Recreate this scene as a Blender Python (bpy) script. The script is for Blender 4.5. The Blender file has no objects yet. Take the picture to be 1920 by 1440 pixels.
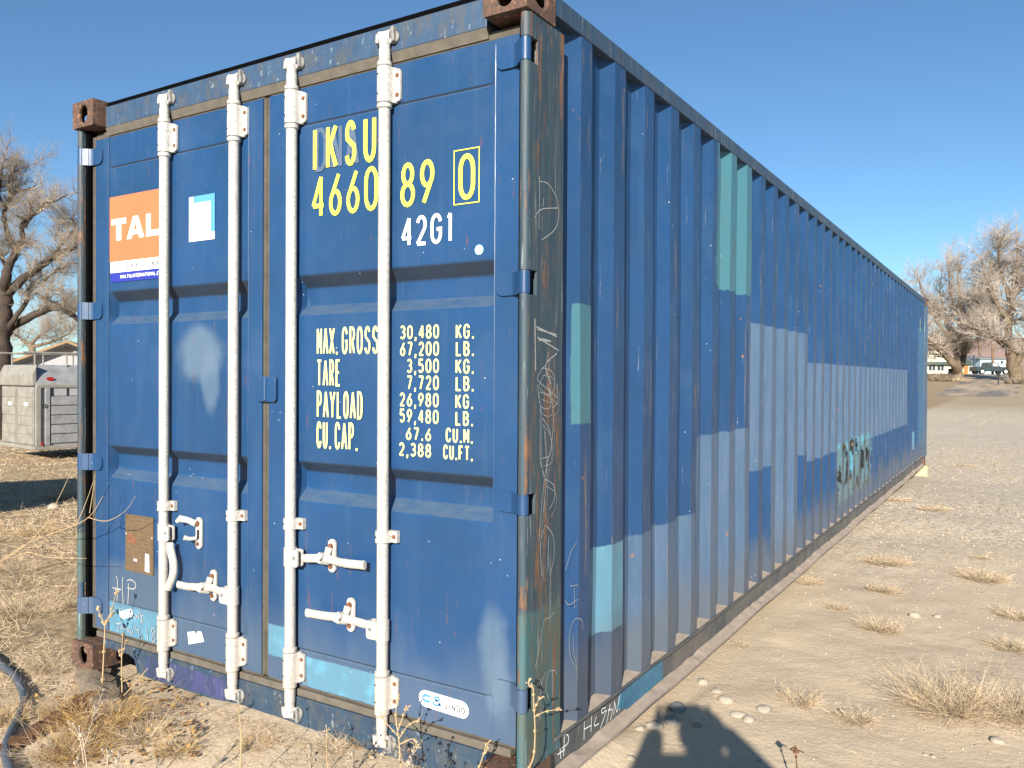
import bpy, bmesh, math, random
import numpy as np
from mathutils import Vector, Matrix, Euler, noise as mnoise

random.seed(7); RNG = np.random.default_rng(7)
sc = bpy.context.scene
COL = sc.collection
def lin(r, g, b):
    f = lambda c: (c/255/12.92) if c/255 <= .04045 else ((c/255+.055)/1.055)**2.4
    return (f(r), f(g), f(b), 1)

# ------------------------------------------------------------------ camera, light
CP = Vector((1.2883, -2.1419, 1.347)); CE = Euler((1.5617, -.0056, .5572))
FPX = 1537.7
cam_d = bpy.data.cameras.new('camera'); cam = bpy.data.objects.new('camera', cam_d); COL.objects.link(cam)
cam.location = CP; cam.rotation_euler = CE
cam_d.sensor_fit = 'HORIZONTAL'; cam_d.sensor_width = 36; cam_d.lens = FPX/1920*36
cam_d.clip_start = .004; cam_d.clip_end = 6000
sc.camera = cam
CR = CE.to_matrix()
SUN = Vector((-.3140, .8745, -.3695)).normalized()       # direction the light travels
sun_d = bpy.data.lights.new('sun', 'SUN'); sun = bpy.data.objects.new('sun', sun_d); COL.objects.link(sun)
sun_d.energy = 5.0; sun_d.angle = math.radians(.5); sun_d.color = (1, .93, .80)
sun.rotation_euler = SUN.to_track_quat('-Z', 'Y').to_euler(); sun.location = (6, -12, 8)
w = bpy.data.worlds.new('World'); sc.world = w; w.use_nodes = True
nt = w.node_tree; nt.nodes.clear()
sky = nt.nodes.new('ShaderNodeTexSky'); sky.sky_type = 'NISHITA'; sky.sun_disc = False
sky.sun_elevation = math.asin(-SUN.z); sky.sun_rotation = math.atan2(-SUN.x, -SUN.y)
sky.altitude = 1300; sky.air_density = 1.0; sky.dust_density = .25; sky.ozone_density = 2.2
bg = nt.nodes.new('ShaderNodeBackground'); bg.inputs['Strength'].default_value = .064
wo = nt.nodes.new('ShaderNodeOutputWorld')
tint = nt.nodes.new('ShaderNodeMix'); tint.data_type = 'RGBA'; tint.blend_type = 'MULTIPLY'; tint.inputs[0].default_value = 1
tint.inputs[7].default_value = (.75, .99, 1.12, 1); nt.links.new(sky.outputs[0], tint.inputs[6]); nt.links.new(tint.outputs[2], bg.inputs[0]); nt.links.new(bg.outputs[0], wo.inputs[0])
sc.render.engine = 'CYCLES'
sc.view_settings.view_transform = 'Standard'; sc.view_settings.look = 'None'
sc.view_settings.exposure = 1.0; sc.view_settings.gamma = 1; sc.view_settings.use_curve_mapping = False
sc.render.resolution_x = 1024; sc.render.resolution_y = 768

# ------------------------------------------------------------------ placing helpers
def ray(u, v):
    return CR @ Vector(((u-960)/FPX, -(v-720)/FPX, -1))
def at(u, v, depth):                     # a point that many metres in front of the camera
    return CP + ray(u, v)*depth
def oy(u, v, y=.06):                     # where a sight line meets the plane y=const (door end)
    d = ray(u, v); t = (y-CP.y)/d.y; return CP + d*t
def ox(u, v, x=0.):                      # same for the long side
    d = ray(u, v); t = (x-CP.x)/d.x; return CP + d*t
def oz(u, v, z=0.):
    d = ray(u, v); t = (z-CP.z)/d.z; return CP + d*t

# ------------------------------------------------------------------ node materials
class G:
    def __init__(s, name):
        m = bpy.data.materials.new(name); m.use_nodes = True
        s.m = m; s.t = m.node_tree; s.t.nodes.clear(); s.l = s.t.links
        s.o = s.n('ShaderNodeOutputMaterial'); s.p = s.n('ShaderNodeBsdfPrincipled')
        s.l.new(s.p.outputs[0], s.o.inputs[0])
        s.tc = s.n('ShaderNodeTexCoord').outputs['Object']
        sp = s.n('ShaderNodeSeparateXYZ'); s.l.new(s.tc, sp.inputs[0]); s.x, s.y, s.z = sp.outputs
    def n(s, t): return s.t.nodes.new(t)
    def put(s, v, i):
        if isinstance(v, bpy.types.NodeSocket): s.l.new(v, i)
        else:
            try: i.default_value = v
            except Exception: i.default_value = v[:3]
    def M(s, op, a, b=0., c=0., clamp=False):
        n = s.n('ShaderNodeMath'); n.operation = op; n.use_clamp = clamp
        s.put(a, n.inputs[0]); s.put(b, n.inputs[1]); s.put(c, n.inputs[2]); return n.outputs[0]
    def noise(s, scale=5, detail=4, rough=.55, sx=1, sy=1, sz=1, off=0.):
        mp = s.n('ShaderNodeMapping'); s.l.new(s.tc, mp.inputs[0])
        mp.inputs['Scale'].default_value = (sx, sy, sz); mp.inputs['Location'].default_value = (off, off*.7, off*1.3)
        n = s.n('ShaderNodeTexNoise'); s.l.new(mp.outputs[0], n.inputs[0])
        n.inputs['Scale'].default_value = scale; n.inputs['Detail'].default_value = detail; n.inputs['Roughness'].default_value = rough
        return n.outputs[0]
    def voro(s, scale, feature='F1', out='Distance', off=0.):
        mp = s.n('ShaderNodeMapping'); s.l.new(s.tc, mp.inputs[0]); mp.inputs['Location'].default_value = (off,)*3
        n = s.n('ShaderNodeTexVoronoi'); n.feature = feature; s.l.new(mp.outputs[0], n.inputs['Vector']); n.inputs['Scale'].default_value = scale
        return n.outputs[out]
    def ss(s, v, a, b):                     # smoothstep a..b -> 0..1
        n = s.n('ShaderNodeMapRange'); n.interpolation_type = 'SMOOTHSTEP'
        s.put(v, n.inputs[0]); n.inputs[1].default_value = a; n.inputs[2].default_value = b
        return n.outputs[0]
    def rng(s, v, a, b, c, d):
        n = s.n('ShaderNodeMapRange'); s.put(v, n.inputs[0])
        for i, q in enumerate((a, b, c, d)): n.inputs[i+1].default_value = q
        return n.outputs[0]
    def mix(s, f, a, b, bt='MIX'):
        n = s.n('ShaderNodeMix'); n.data_type = 'RGBA'; n.blend_type = bt
        s.put(f, n.inputs[0]); s.put(a, n.inputs[6]); s.put(b, n.inputs[7]); return n.outputs[2]
    def box(s, a, a0, a1, b, b0, b1, soft=.004, wob=.008, ns=None):
        if ns is None:
            if not hasattr(s, '_w'): s._w = s.noise(22, 3, .6); s._w2 = s.noise(22, 3, .6, off=9.)
            w1, w2 = s._w, s._w2
        aa = s.M('ADD', a, s.M('MULTIPLY', s.M('SUBTRACT', w1, .5), wob*4))
        bb = s.M('ADD', b, s.M('MULTIPLY', s.M('SUBTRACT', w2, .5), wob*4))
        m = s.M('MULTIPLY', s.ss(aa, a0-soft, a0+soft), s.M('SUBTRACT', 1., s.ss(aa, a1-soft, a1+soft)))
        n = s.M('MULTIPLY', s.ss(bb, b0-soft, b0+soft), s.M('SUBTRACT', 1., s.ss(bb, b1-soft, b1+soft)))
        return s.M('MULTIPLY', m, n)
    def fin(s, col, rough=.5, bump=None, bs=.3, bd=.002, metal=0., spec=.5):
        s.put(col, s.p.inputs['Base Color']); s.put(rough, s.p.inputs['Roughness']); s.put(metal, s.p.inputs['Metallic'])
        s.p.inputs['Specular IOR Level'].default_value = spec
        if bump is not None:
            b = s.n('ShaderNodeBump'); b.inputs['Strength'].default_value = bs; b.inputs['Distance'].default_value = bd
            s.l.new(bump, b.inputs['Height']); s.l.new(b.outputs[0], s.p.inputs['Normal'])
        return s.m

BLUE = (.0130, .057, .160, 1); BLUED = (.0105, .045, .118, 1)
LTBLUE = (.085, .195, .285, 1); TEAL = (.048, .150, .195, 1); DUST = (.21, .18, .145, 1); RUST = (.17, .062, .026, 1)
def paint_base(g, col=BLUE, dark=BLUED, fade=(.034, .080, .165, 1)):
    c = g.mix(g.rng(g.noise(2.2, 3), .3, .7, 0, 1), col, dark)
    c = g.mix(g.M('MULTIPLY', g.ss(g.noise(26, 4, .7, 1, 1, .045), .5, .85), .55), c, fade)
    c = g.mix(g.M('MULTIPLY', g.ss(g.noise(3, 4, .6, off=4.), .5, .8), .5), c, fade)
    return c
def speck(g, c, col=(.6, .6, .58, 1), sc=26, th=.075, amt=.7, off=3.):
    v = g.voro(sc, off=off); r = g.ss(g.noise(7, 2, off=off), .54, .64)
    return g.mix(g.M('MULTIPLY', g.M('MULTIPLY', g.M('SUBTRACT', 1., g.ss(v, th*.6, th)), r), amt), c, col)

def mat_door():
    g = G('door_paint'); c = paint_base(g)
    # dust that has gathered low down
    n = g.noise(5, 4, .6, 1, 1, .35, off=2.)
    low = g.M('MULTIPLY', g.M('SUBTRACT', 1., g.ss(g.M('SUBTRACT', g.z, g.M('MULTIPLY', n, .5)), .0, .32)), .5)
    c = g.mix(low, c, (.10, .13, .17, 1))
    # rubbed greyish patches in the paint
    def blot(cx, cz, rx, rz, amt, off):
        w_ = g.M('MULTIPLY', g.M('SUBTRACT', g.noise(5, 5, .65, off=off), .5), 3.2)
        a = g.M('POWER', g.M('DIVIDE', g.M('SUBTRACT', g.x, cx), rx), 2); b = g.M('POWER', g.M('DIVIDE', g.M('SUBTRACT', g.z, cz), rz), 2)
        d = g.M('ADD', g.M('ADD', a, b), w_)
        return g.M('MULTIPLY', g.M('SUBTRACT', 1., g.ss(d, .2, 1.8)), amt)
    GREY = (.10, .15, .215, 1)
    for q in ((-1.61, 1.44, .14, .10, .75, 1.), (-1.545, 1.33, .05, .12, .6, 2.), (-.145, .45, .055, .14, .65, 3.), (-.125, .33, .045, .12, .5, 5.)):
        c = g.mix(blot(*q), c, GREY)
    for b in ((-2.243, -1.84, .165, .315), (-1.196, -1.085, .262, .382), (-1.01, -.60, .178, .29)):
        k = g.box(g.x, b[0], b[1], g.z, b[2], b[3], .002, .0035)
        c = g.mix(k, c, g.mix(g.ss(g.noise(14, 4, off=6.), .45, .75), LTBLUE, (.10, .27, .38, 1)))
    # grey grubby zone under the data plate
    c = g.mix(g.M('MULTIPLY', g.box(g.x, -2.24, -1.86, g.z, .315, .50, .03, .02), .55), c, (.075, .105, .14, 1))
    # dust on the inclined lower faces of the ribs
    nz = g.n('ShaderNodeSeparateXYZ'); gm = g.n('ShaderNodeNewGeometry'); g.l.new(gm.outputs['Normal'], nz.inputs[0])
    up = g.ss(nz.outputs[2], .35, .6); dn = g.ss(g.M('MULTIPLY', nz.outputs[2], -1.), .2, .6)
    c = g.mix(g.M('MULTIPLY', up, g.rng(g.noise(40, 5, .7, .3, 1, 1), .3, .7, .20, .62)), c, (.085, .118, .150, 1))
    c = g.mix(g.M('MULTIPLY', dn, g.rng(g.noise(60, 4, .7, 2, 1, .3), .3, .7, .95, .6)), c, (.022, .028, .034, 1))  # downward groove faces painted dark with their shade and streaky dirt
    c = speck(g, c)
    c = g.mix(g.M('MULTIPLY', g.ss(g.noise(70, 3, .7, 1, 1, .1, off=8.), .66, .74), .5), c, RUST)
    return g.fin(c, g.rng(g.noise(9, 3), .3, .7, .32, .5), g.noise(300, 2), .12, .0006)

def mat_side():
    g = G('side_paint'); c = paint_base(g)
    F = None
    def add(a, b):
        return b if a is None else g.M('MAXIMUM', a, b)
    for b in ((.745, 1.56, .10, .715), (1.57, 2.44, .10, 1.068), (2.43, 3.885, .81, 1.66), (2.93, 3.615, .10, .83), (3.88, 9.8, .745, 1.46)):
        F = add(F, g.box(g.y, b[0], b[1], g.z, b[2], b[3], .006, .006))
    fc = g.mix(g.ss(g.noise(7, 6, .75, 1, 1, .25, off=3.), .35, .65), (.084, .132, .208, 1), (.060, .108, .188, 1))
    c = g.mix(g.M('MULTIPLY', F, g.rng(g.noise(30, 5, .8, 1, 1, .08, off=23.), .3, .6, .72, .97)), c, fc)
    # rust, scratches on the ridges
    st = g.noise(30, 5, .75, 1, 1, .06, off=5.)
    rz = g.M('MULTIPLY', g.ss(st, .565, .68), g.ss(g.x, -.012, -.003))
    c = g.mix(g.M('MULTIPLY', rz, .85), c, (.20, .15, .11, 1))
    c = g.mix(g.M('MULTIPLY', g.ss(g.noise(55, 5, .8, 1, 1, .05, off=15.), .635, .70), .45), c, (.35, .33, .30, 1))
    tq = g.mix(g.ss(g.noise(8, 4, .6, 1, 1, .3), .4, .75), TEAL, (.058, .135, .155, 1))
    c = g.mix(g.box(g.y, .345, .52, g.z, 1.185, 1.598, .003, .004), c, tq)
    c = g.mix(g.box(g.y, .499, .80, g.z, .40, .722, .003, .004), c, g.mix(g.ss(g.noise(10, 4, .6, 1, 1, .3), .4, .75), LTBLUE, (.10, .25, .33, 1)))
    c = g.mix(g.box(g.y, 1.86, 2.46, g.z, 1.80, 2.6, .003, .012), c, tq)
    c = g.mix(g.M('MULTIPLY', g.box(g.y, 11.2, 12.1, g.z, .35, 2.1, .02, .02), .35), c, (.07, .18, .26, 1))
    c = g.mix(g.box(g.y, 10.6, 10.85, g.z, .35, .60, .01, .01), c, LTBLUE)
    # the worn square low down
    wb = g.box(g.y, 5.0, 6.9, g.z, .28, .80, .02, .03)
    c = g.mix(wb, c, (.075, .135, .17, 1))
    c = g.mix(g.M('MULTIPLY', wb, g.ss(g.M('ADD', g.noise(7, 4, .6, off=7.), g.M('MULTIPLY', g.z, .45)), .80, .86)), c, (.075, .225, .31, 1))
    c = g.mix(g.M('MULTIPLY', wb, g.ss(g.noise(9, 5, .7, 1, 1.6, .6, off=12.), .52, .56)), c, (.010, .012, .014, 1))
    c = g.mix(g.M('MULTIPLY', wb, g.ss(g.noise(14, 5, .7, off=31.), .60, .66)), c, (.22, .15, .08, 1))
    # dust low on the wall
    n = g.noise(6, 5, .65, 1, 1, .35, off=2.)
    low = g.M('SUBTRACT', 1., g.ss(g.M('SUBTRACT', g.z, g.M('MULTIPLY', g.M('SUBTRACT', n, .3), .5)), .12, .42))
    c = g.mix(g.M('MULTIPLY', low, .66), c, (.092, .100, .112, 1))
    c = speck(g, c, sc=18, off=11.)
    c = speck(g, c, (.28, .13, .06, 1), 11, .12, .8, 21.)
    return g.fin(c, g.rng(g.noise(9, 3), .3, .7, .38, .55), g.noise(260, 2), .12, .0006)

def mat_rusty(name, base=(.03, .055, .085, 1), base2=(.035, .09, .115, 1), rust=.55, teal=False, dusty=0., st=.05):
    g = G(name)
    c = g.mix(g.ss(g.noise(30 if st < .1 else 9, 6, .75, 1, 1, st), .35, .65), base, base2)
    c = g.mix(g.M('MULTIPLY', g.ss(g.noise(34 if st < .1 else 14, 6, .8, 1, 1, st, off=3.), .46, .60), .6), c, (.070, .072, .072, 1))
    if teal:
        k = g.M('SUBTRACT', 1., g.ss(g.M('ADD', g.z, g.M('MULTIPLY', g.noise(9, 4), .12)), .66, .70))
        c = g.mix(g.M('MULTIPLY', k, .8), c, g.mix(g.ss(g.noise(15, 4, .7, 1, 1, .2), .4, .6), (.045, .115, .13, 1), (.085, .10, .075, 1)))
    r = g.ss(g.M('ADD', g.noise(22, 6, .78, 1, 1, .11, off=6.), g.M('MULTIPLY', g.noise(2.5, 2, off=1.), .25)), 1.02-rust*.6, 1.08-rust*.6)
    c = g.mix(r, c, g.mix(g.noise(40, 4), (.085, .045, .026, 1), (.24, .115, .055, 1)))
    c = g.mix(g.M('MULTIPLY', g.ss(g.noise(60 if st < .1 else 40, 4, .7, 1, 1, st, off=9.), .60, .66), .6), c, (.25, .30, .31, 1))
    if dusty: c = g.mix(g.M('MULTIPLY', g.ss(g.noise(7, 4), .2, .7), dusty), c, DUST)
    return g.fin(c, .6, g.M('ADD', g.noise(60, 5), r), .5, .0015)

def mat_simple(name, col, rough=.6, var=.25, scale=12, bs=.2, bd=.002, spec=.4, metal=0., stretch=1.):
    g = G(name); d = tuple(c*(1-var) for c in col[:3])+(1,)
    c = g.mix(g.rng(g.noise(scale, 5, .6, 1, 1, stretch), .3, .7, 0, 1), col, d)
    return g.fin(c, rough, g.noise(scale*8, 3), bs, bd, metal, spec)

def mat_rod():
    g = G('rod_white_paint')
    c = g.mix(g.ss(g.noise(120, 4, .7), .42, .62), (.50, .49, .46, 1), (.34, .34, .335, 1))
    c = g.mix(g.M('MULTIPLY', g.M('SUBTRACT', 1., g.ss(g.M('ADD', g.z, g.M('MULTIPLY', g.noise(6, 3), .3)), .3, 1.3)), .45), c, (.42, .35, .30, 1))
    c = g.mix(g.M('MULTIPLY', g.ss(g.noise(35, 6, .8, off=4.), .60, .68), .8), c, (.24, .16, .11, 1))
    c = g.mix(g.M('MULTIPLY', g.ss(g.noise(28, 6, .75, 1, 1, .08, off=14.), .52, .66), .45), c, (.22, .20, .18, 1))
    return g.fin(c, .55, g.noise(150, 4), .35, .001, spec=.3)

def mat_ground():
    g = G('dry_soil')
    big = g.noise(.35, 5, .6); mid = g.noise(2.6, 5, .65); fine = g.noise(130, 6, .8)
    c = g.mix(g.ss(big, .38, .62), (.57, .450, .318, 1), (.50, .40, .290, 1))
    c = g.mix(g.M('MULTIPLY', g.ss(mid, .45, .75), .6), c, (.66, .535, .385, 1))
    c = g.mix(g.M('MULTIPLY', g.ss(fine, .5, .68), .5), c, (.24, .175, .12, 1))
    c = g.mix(g.M('MULTIPLY', g.ss(g.noise(90, 5, .8, off=7.), .56, .68), .5), c, (.62, .52, .40, 1))
    # straw-coloured field left of the container
    left = g.M('SUBTRACT', 1., g.ss(g.M('ADD', g.x, g.M('MULTIPLY', g.M('SUBTRACT', mid, .5), 1.5)), -2.9, -2.2))
    st = g.mix(g.ss(g.noise(14, 6, .8), .38, .62), (.19, .125, .065, 1), (.46, .335, .19, 1))
    c = g.mix(g.M('MULTIPLY', left, .8), c, st)
    # gravel speckle, coarser with the yard behind
    yard = g.ss(g.M('ADD', g.y, g.M('MULTIPLY', g.M('SUBTRACT', big, .5), 6.)), 3.0, 7.0)
    v = g.voro(38, out='Color'); sp = g.n('ShaderNodeSeparateColor'); g.l.new(v, sp.inputs[0])
    peb = g.mix(sp.outputs[0], (.24, .20, .155, 1), (.78, .68, .54, 1))
    c = g.mix(g.M('MULTIPLY', g.M('MULTIPLY', yard, g.M('SUBTRACT', 1., left)), .7), c, peb)
    v2 = g.voro(13, out='Color', off=5.); sp2 = g.n('ShaderNodeSeparateColor'); g.l.new(v2, sp2.inputs[0])
    c = g.mix(g.M('MULTIPLY', g.ss(sp2.outputs[1], .82, .9), g.M('MULTIPLY', yard, .35)), c, (.56, .50, .42, 1))
    far = g.ss(g.M('ADD', g.y, g.M('MULTIPLY', big, 6.)), 40, 58)
    c = g.mix(g.M('MULTIPLY', far, .7), c, (.33, .245, .155, 1))
    h = g.M('ADD', g.M('MULTIPLY', g.noise(120, 4, .7), .6), g.M('MULTIPLY', g.voro(42), -.5))
    h = g.M('ADD', h, g.M('MULTIPLY', g.noise(16, 4), .5))
    return g.fin(c, .95, h, .55, .006, spec=.1)

M = {}
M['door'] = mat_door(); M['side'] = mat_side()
M['post'] = mat_rusty('rusty_post_paint', (.025, .042, .065, 1), (.03, .065, .085, 1), rust=.595, teal=True)
M['rail'] = mat_rusty('rail_paint', (.022, .05, .095, 1), (.03, .07, .13, 1), rust=.40)
M['lowrail'] = mat_rusty('dusty_rail_paint', (.035, .05, .075, 1), (.05, .065, .085, 1), rust=.28, dusty=.55)
M['header'] = mat_rusty('header_paint', (.024, .055, .115, 1), (.036, .075, .14, 1), rust=.30, st=.45)
M['sill'] = mat_rusty('sill_paint', (.018, .038, .075, 1), (.028, .058, .095, 1), rust=.34, st=.5)
g = G('casting_rust'); c_ = g.mix(g.ss(g.noise(35, 5, .7), .35, .65), (.125, .062, .040, 1), (.060, .040, .032, 1)); c_ = g.mix(g.ss(g.noise(50, 5, .75, off=4.), .56, .64), c_, (.30, .16, .09, 1)); M['cast'] = g.fin(c_, .8, g.noise(60, 5), .6, .004)
M['rod'] = mat_rod()
M['gasket'] = mat_simple('dusty_gasket', (.100, .086, .068, 1), .8, .45, 16, .4, .002)
M['gask_lt'] = mat_simple('dusty_lip', (.135, .118, .096, 1), .85, .35, 20, .4, .002)
M['black'] = mat_simple('black_rubber_and_fill', (.0025, .0025, .003, 1), .8, .2, 30)  # tyre rubber, and the flat black fill behind gaps and pockets
M['bolt'] = mat_simple('rusty_bolt', (.24, .10, .05, 1), .8, .5, 120, .5, .002)
M['cam'] = mat_simple('worn_grey_cast_metal', (.30, .29, .28, 1), .6, .55, 45, .5, .002)
M['yellow'] = mat_simple('yellow_print', (.80, .80, .10, 1), .5, .08, 30, .05)
M['cream'] = mat_simple('cream_print', (.80, .78, .30, 1), .5, .1, 30, .05)
M['white'] = mat_simple('white_print', (.82, .83, .82, 1), .5, .06, 30, .05)
M['ghost'] = mat_simple('ghost_print', (.085, .125, .20, 1), .5, .25, 60, .05)
M['chalk'] = mat_simple('chalk', (.42, .43, .43, 1), .9, .5, 150, .05)
M['orange'] = mat_simple('orange_print', (.60, .165, .070, 1), .5, .1, 5, .05)
M['navy'] = mat_simple('navy_print', (.025, .035, .30, 1), .5, .1, 5, .05)
M['greyink'] = mat_simple('grey_ink', (.22, .22, .24, 1), .5, .1, 5, .05)
M['stickblue'] = mat_simple('sticker_blue', (.09, .30, .50, 1), .5, .1, 5, .05)
M['logoblue'] = mat_simple('logo_blue', (.07, .25, .55, 1), .5, .1, 5, .05)
M['ink'] = mat_simple('black_ink', (.03, .03, .04, 1), .5, .1, 5, .05)
M['aqua'] = mat_simple('aqua_dot', (.10, .75, .62, 1), .5, .1, 5, .05)
M['paleaqua'] = mat_simple('pale_aqua_dot', (.35, .78, .85, 1), .5, .1, 5, .05)
M['plate'] = mat_simple('weathered_brass_plate', (.155, .105, .06, 1), .6, .35, 40, .4, .001, stretch=2.)
g = G('purple_overpaint'); c_ = g.mix(g.ss(g.noise(16, 6, .75, 1, 1, .4), .35, .65), (.048, .052, .145, 1), (.028, .042, .085, 1)); c_ = g.mix(g.ss(g.noise(45, 5, .8, 1, 1, .15, off=3.), .58, .68), c_, (.16, .17, .24, 1)); M['purple'] = g.fin(c_, .6, g.noise(60, 5), .4, .001)
M['ltblue'] = mat_simple('light_blue_overpaint', LTBLUE, .55, .3, 14, .2, .001)
M['railblue'] = mat_simple('rail_blue_overpaint', (.06, .19, .30, 1), .55, .35, 14, .2, .001)
M['ledge'] = mat_simple('settled_dust', (.36, .29, .235, 1), .95, .25, 25, .5, .003)
M['ground'] = mat_ground()
M['straw'] = mat_simple('dry_straw', (.56, .40, .22, 1), .8, .5, 3, .1)
M['straw2'] = mat_simple('grey_straw', (.48, .39, .295, 1), .85, .5, 3, .1)
M['straw3'] = mat_simple('pale_straw', (.70, .56, .39, 1), .85, .35, 3, .1)
M['leaf'] = mat_simple('dead_leaf', (.30, .15, .06, 1), .8, .5, 20, .2)
M['leafy'] = mat_simple('yellow_dead_leaf', (.55, .34, .10, 1), .8, .4, 20, .2)
M['stone'] = mat_simple('pale_stone', (.44, .385, .315, 1), .9, .4, 30, .6, .003)
M['stoned'] = mat_simple('grey_stone', (.27, .27, .26, 1), .9, .35, 30, .5, .003)
M['wood'] = mat_simple('weathered_wood', (.30, .235, .17, 1), .9, .5, 14, .8, .006, stretch=1.)
M['bark_red'] = mat_simple('rotten_red_wood', (.20, .10, .048, 1), .9, .65, 22, .9, .008)
M['lumber'] = mat_simple('pale_lumber', (.58, .47, .27, 1), .8, .25, 10, .3, .002)
M['hose'] = mat_simple('grey_hose', (.085, .10, .125, 1), .5, .35, 18, .3)
M['bark'] = mat_simple('tree_bark', (.21, .155, .105, 1), .95, .5, 4, .9, .03)
M['barkdark'] = mat_simple('dark_tree_bark', (.085, .062, .048, 1), .95, .5, 4, .9, .03)
M['twig'] = mat_simple('bare_twigs', (.46, .37, .285, 1), .9, .6, 1.2, .1)
M['twigfar'] = mat_simple('far_bare_twigs', (.56, .47, .395, 1), .9, .55, .5, .1)
M['alu'] = mat_simple('dull_aluminium', (.29, .29, .30, 1), .6, .35, 6, .2, .002, metal=0.)
M['alulight'] = mat_simple('pale_dusty_aluminium', (.29, .27, .235, 1), .65, .35, 5, .2, .002)
M['dark'] = mat_simple('dark_gap', (.02, .02, .02, 1), .8, .3, 10)
M['red'] = mat_simple('red_lens', (.35, .02, .02, 1), .3, .2, 10)
M['roofbrown'] = mat_simple('tan_shingles', (.34, .225, .12, 1), .9, .3, 12, .5, .02)
M['siding'] = mat_simple('white_siding', (.34, .34, .36, 1), .7, .12, 8)
M['creamwall'] = mat_simple('cream_wall', (.62, .60, .45, 1), .8, .1, 1)
M['roofgreen'] = mat_simple('green_shingles', (.085, .125, .105, 1), .9, .3, 3, .4, .02)
M['bluewall'] = mat_simple('pale_blue_wall', (.42, .58, .66, 1), .8, .1, 1)
M['doorwood'] = mat_simple('orange_wood_door', (.40, .17, .05, 1), .6, .25, 3)
g = G('worn_asphalt'); c_ = g.mix(g.ss(g.noise(.5, 6, .75, 1, .25, 1), .40, .60), (.20, .185, .17, 1), (.46, .36, .26, 1)); c_ = g.mix(g.M('MULTIPLY', g.ss(g.noise(3, 5, .7), .5, .7), .4), c_, (.12, .11, .10, 1)); M['asphalt'] = g.fin(c_, .95, g.noise(8, 4), .4, .01, spec=.1)
M['truck'] = mat_simple('dark_green_truck_paint', (.035, .05, .055, 1), .3, .15, 2)
M['chrome'] = mat_simple('pale_wheel', (.45, .45, .45, 1), .4, .2, 4)
M['pole'] = mat_simple('pole_wood', (.20, .12, .075, 1), .9, .3, 3)
M['brush'] = mat_simple('brown_brush', (.19, .13, .085, 1), .95, .5, 2)
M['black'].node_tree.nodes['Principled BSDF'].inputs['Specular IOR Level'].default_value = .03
g = G('hill_soil'); c_ = g.mix(g.ss(g.noise(.02, 6, .7), .35, .65), (.36, .25, .21, 1), (.27, .19, .165, 1)); M['hill'] = g.fin(c_, 1., g.noise(.05, 5), .6, 3., spec=0.)
g = G('window_glass'); M['glass'] = g.fin((.04, .05, .06, 1), .08, spec=.6)
M['skin'] = mat_simple('skin', (.50, .30, .21, 1), .5, .1, 10); M['jacket'] = mat_simple('dark_jacket', (.03, .035, .05, 1), .85, .3, 20)
M['jeans'] = mat_simple('blue_jeans', (.05, .08, .15, 1), .85, .3, 20); M['hair'] = mat_simple('brown_hair', (.05, .03, .018, 1), .6, .4, 60)
M['shoe'] = mat_simple('brown_shoes', (.08, .05, .03, 1), .6, .3, 20)
M['shedwood'] = mat_simple('shed_boards', (.22, .16, .11, 1), .9, .4, 5, .5, .004)

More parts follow.
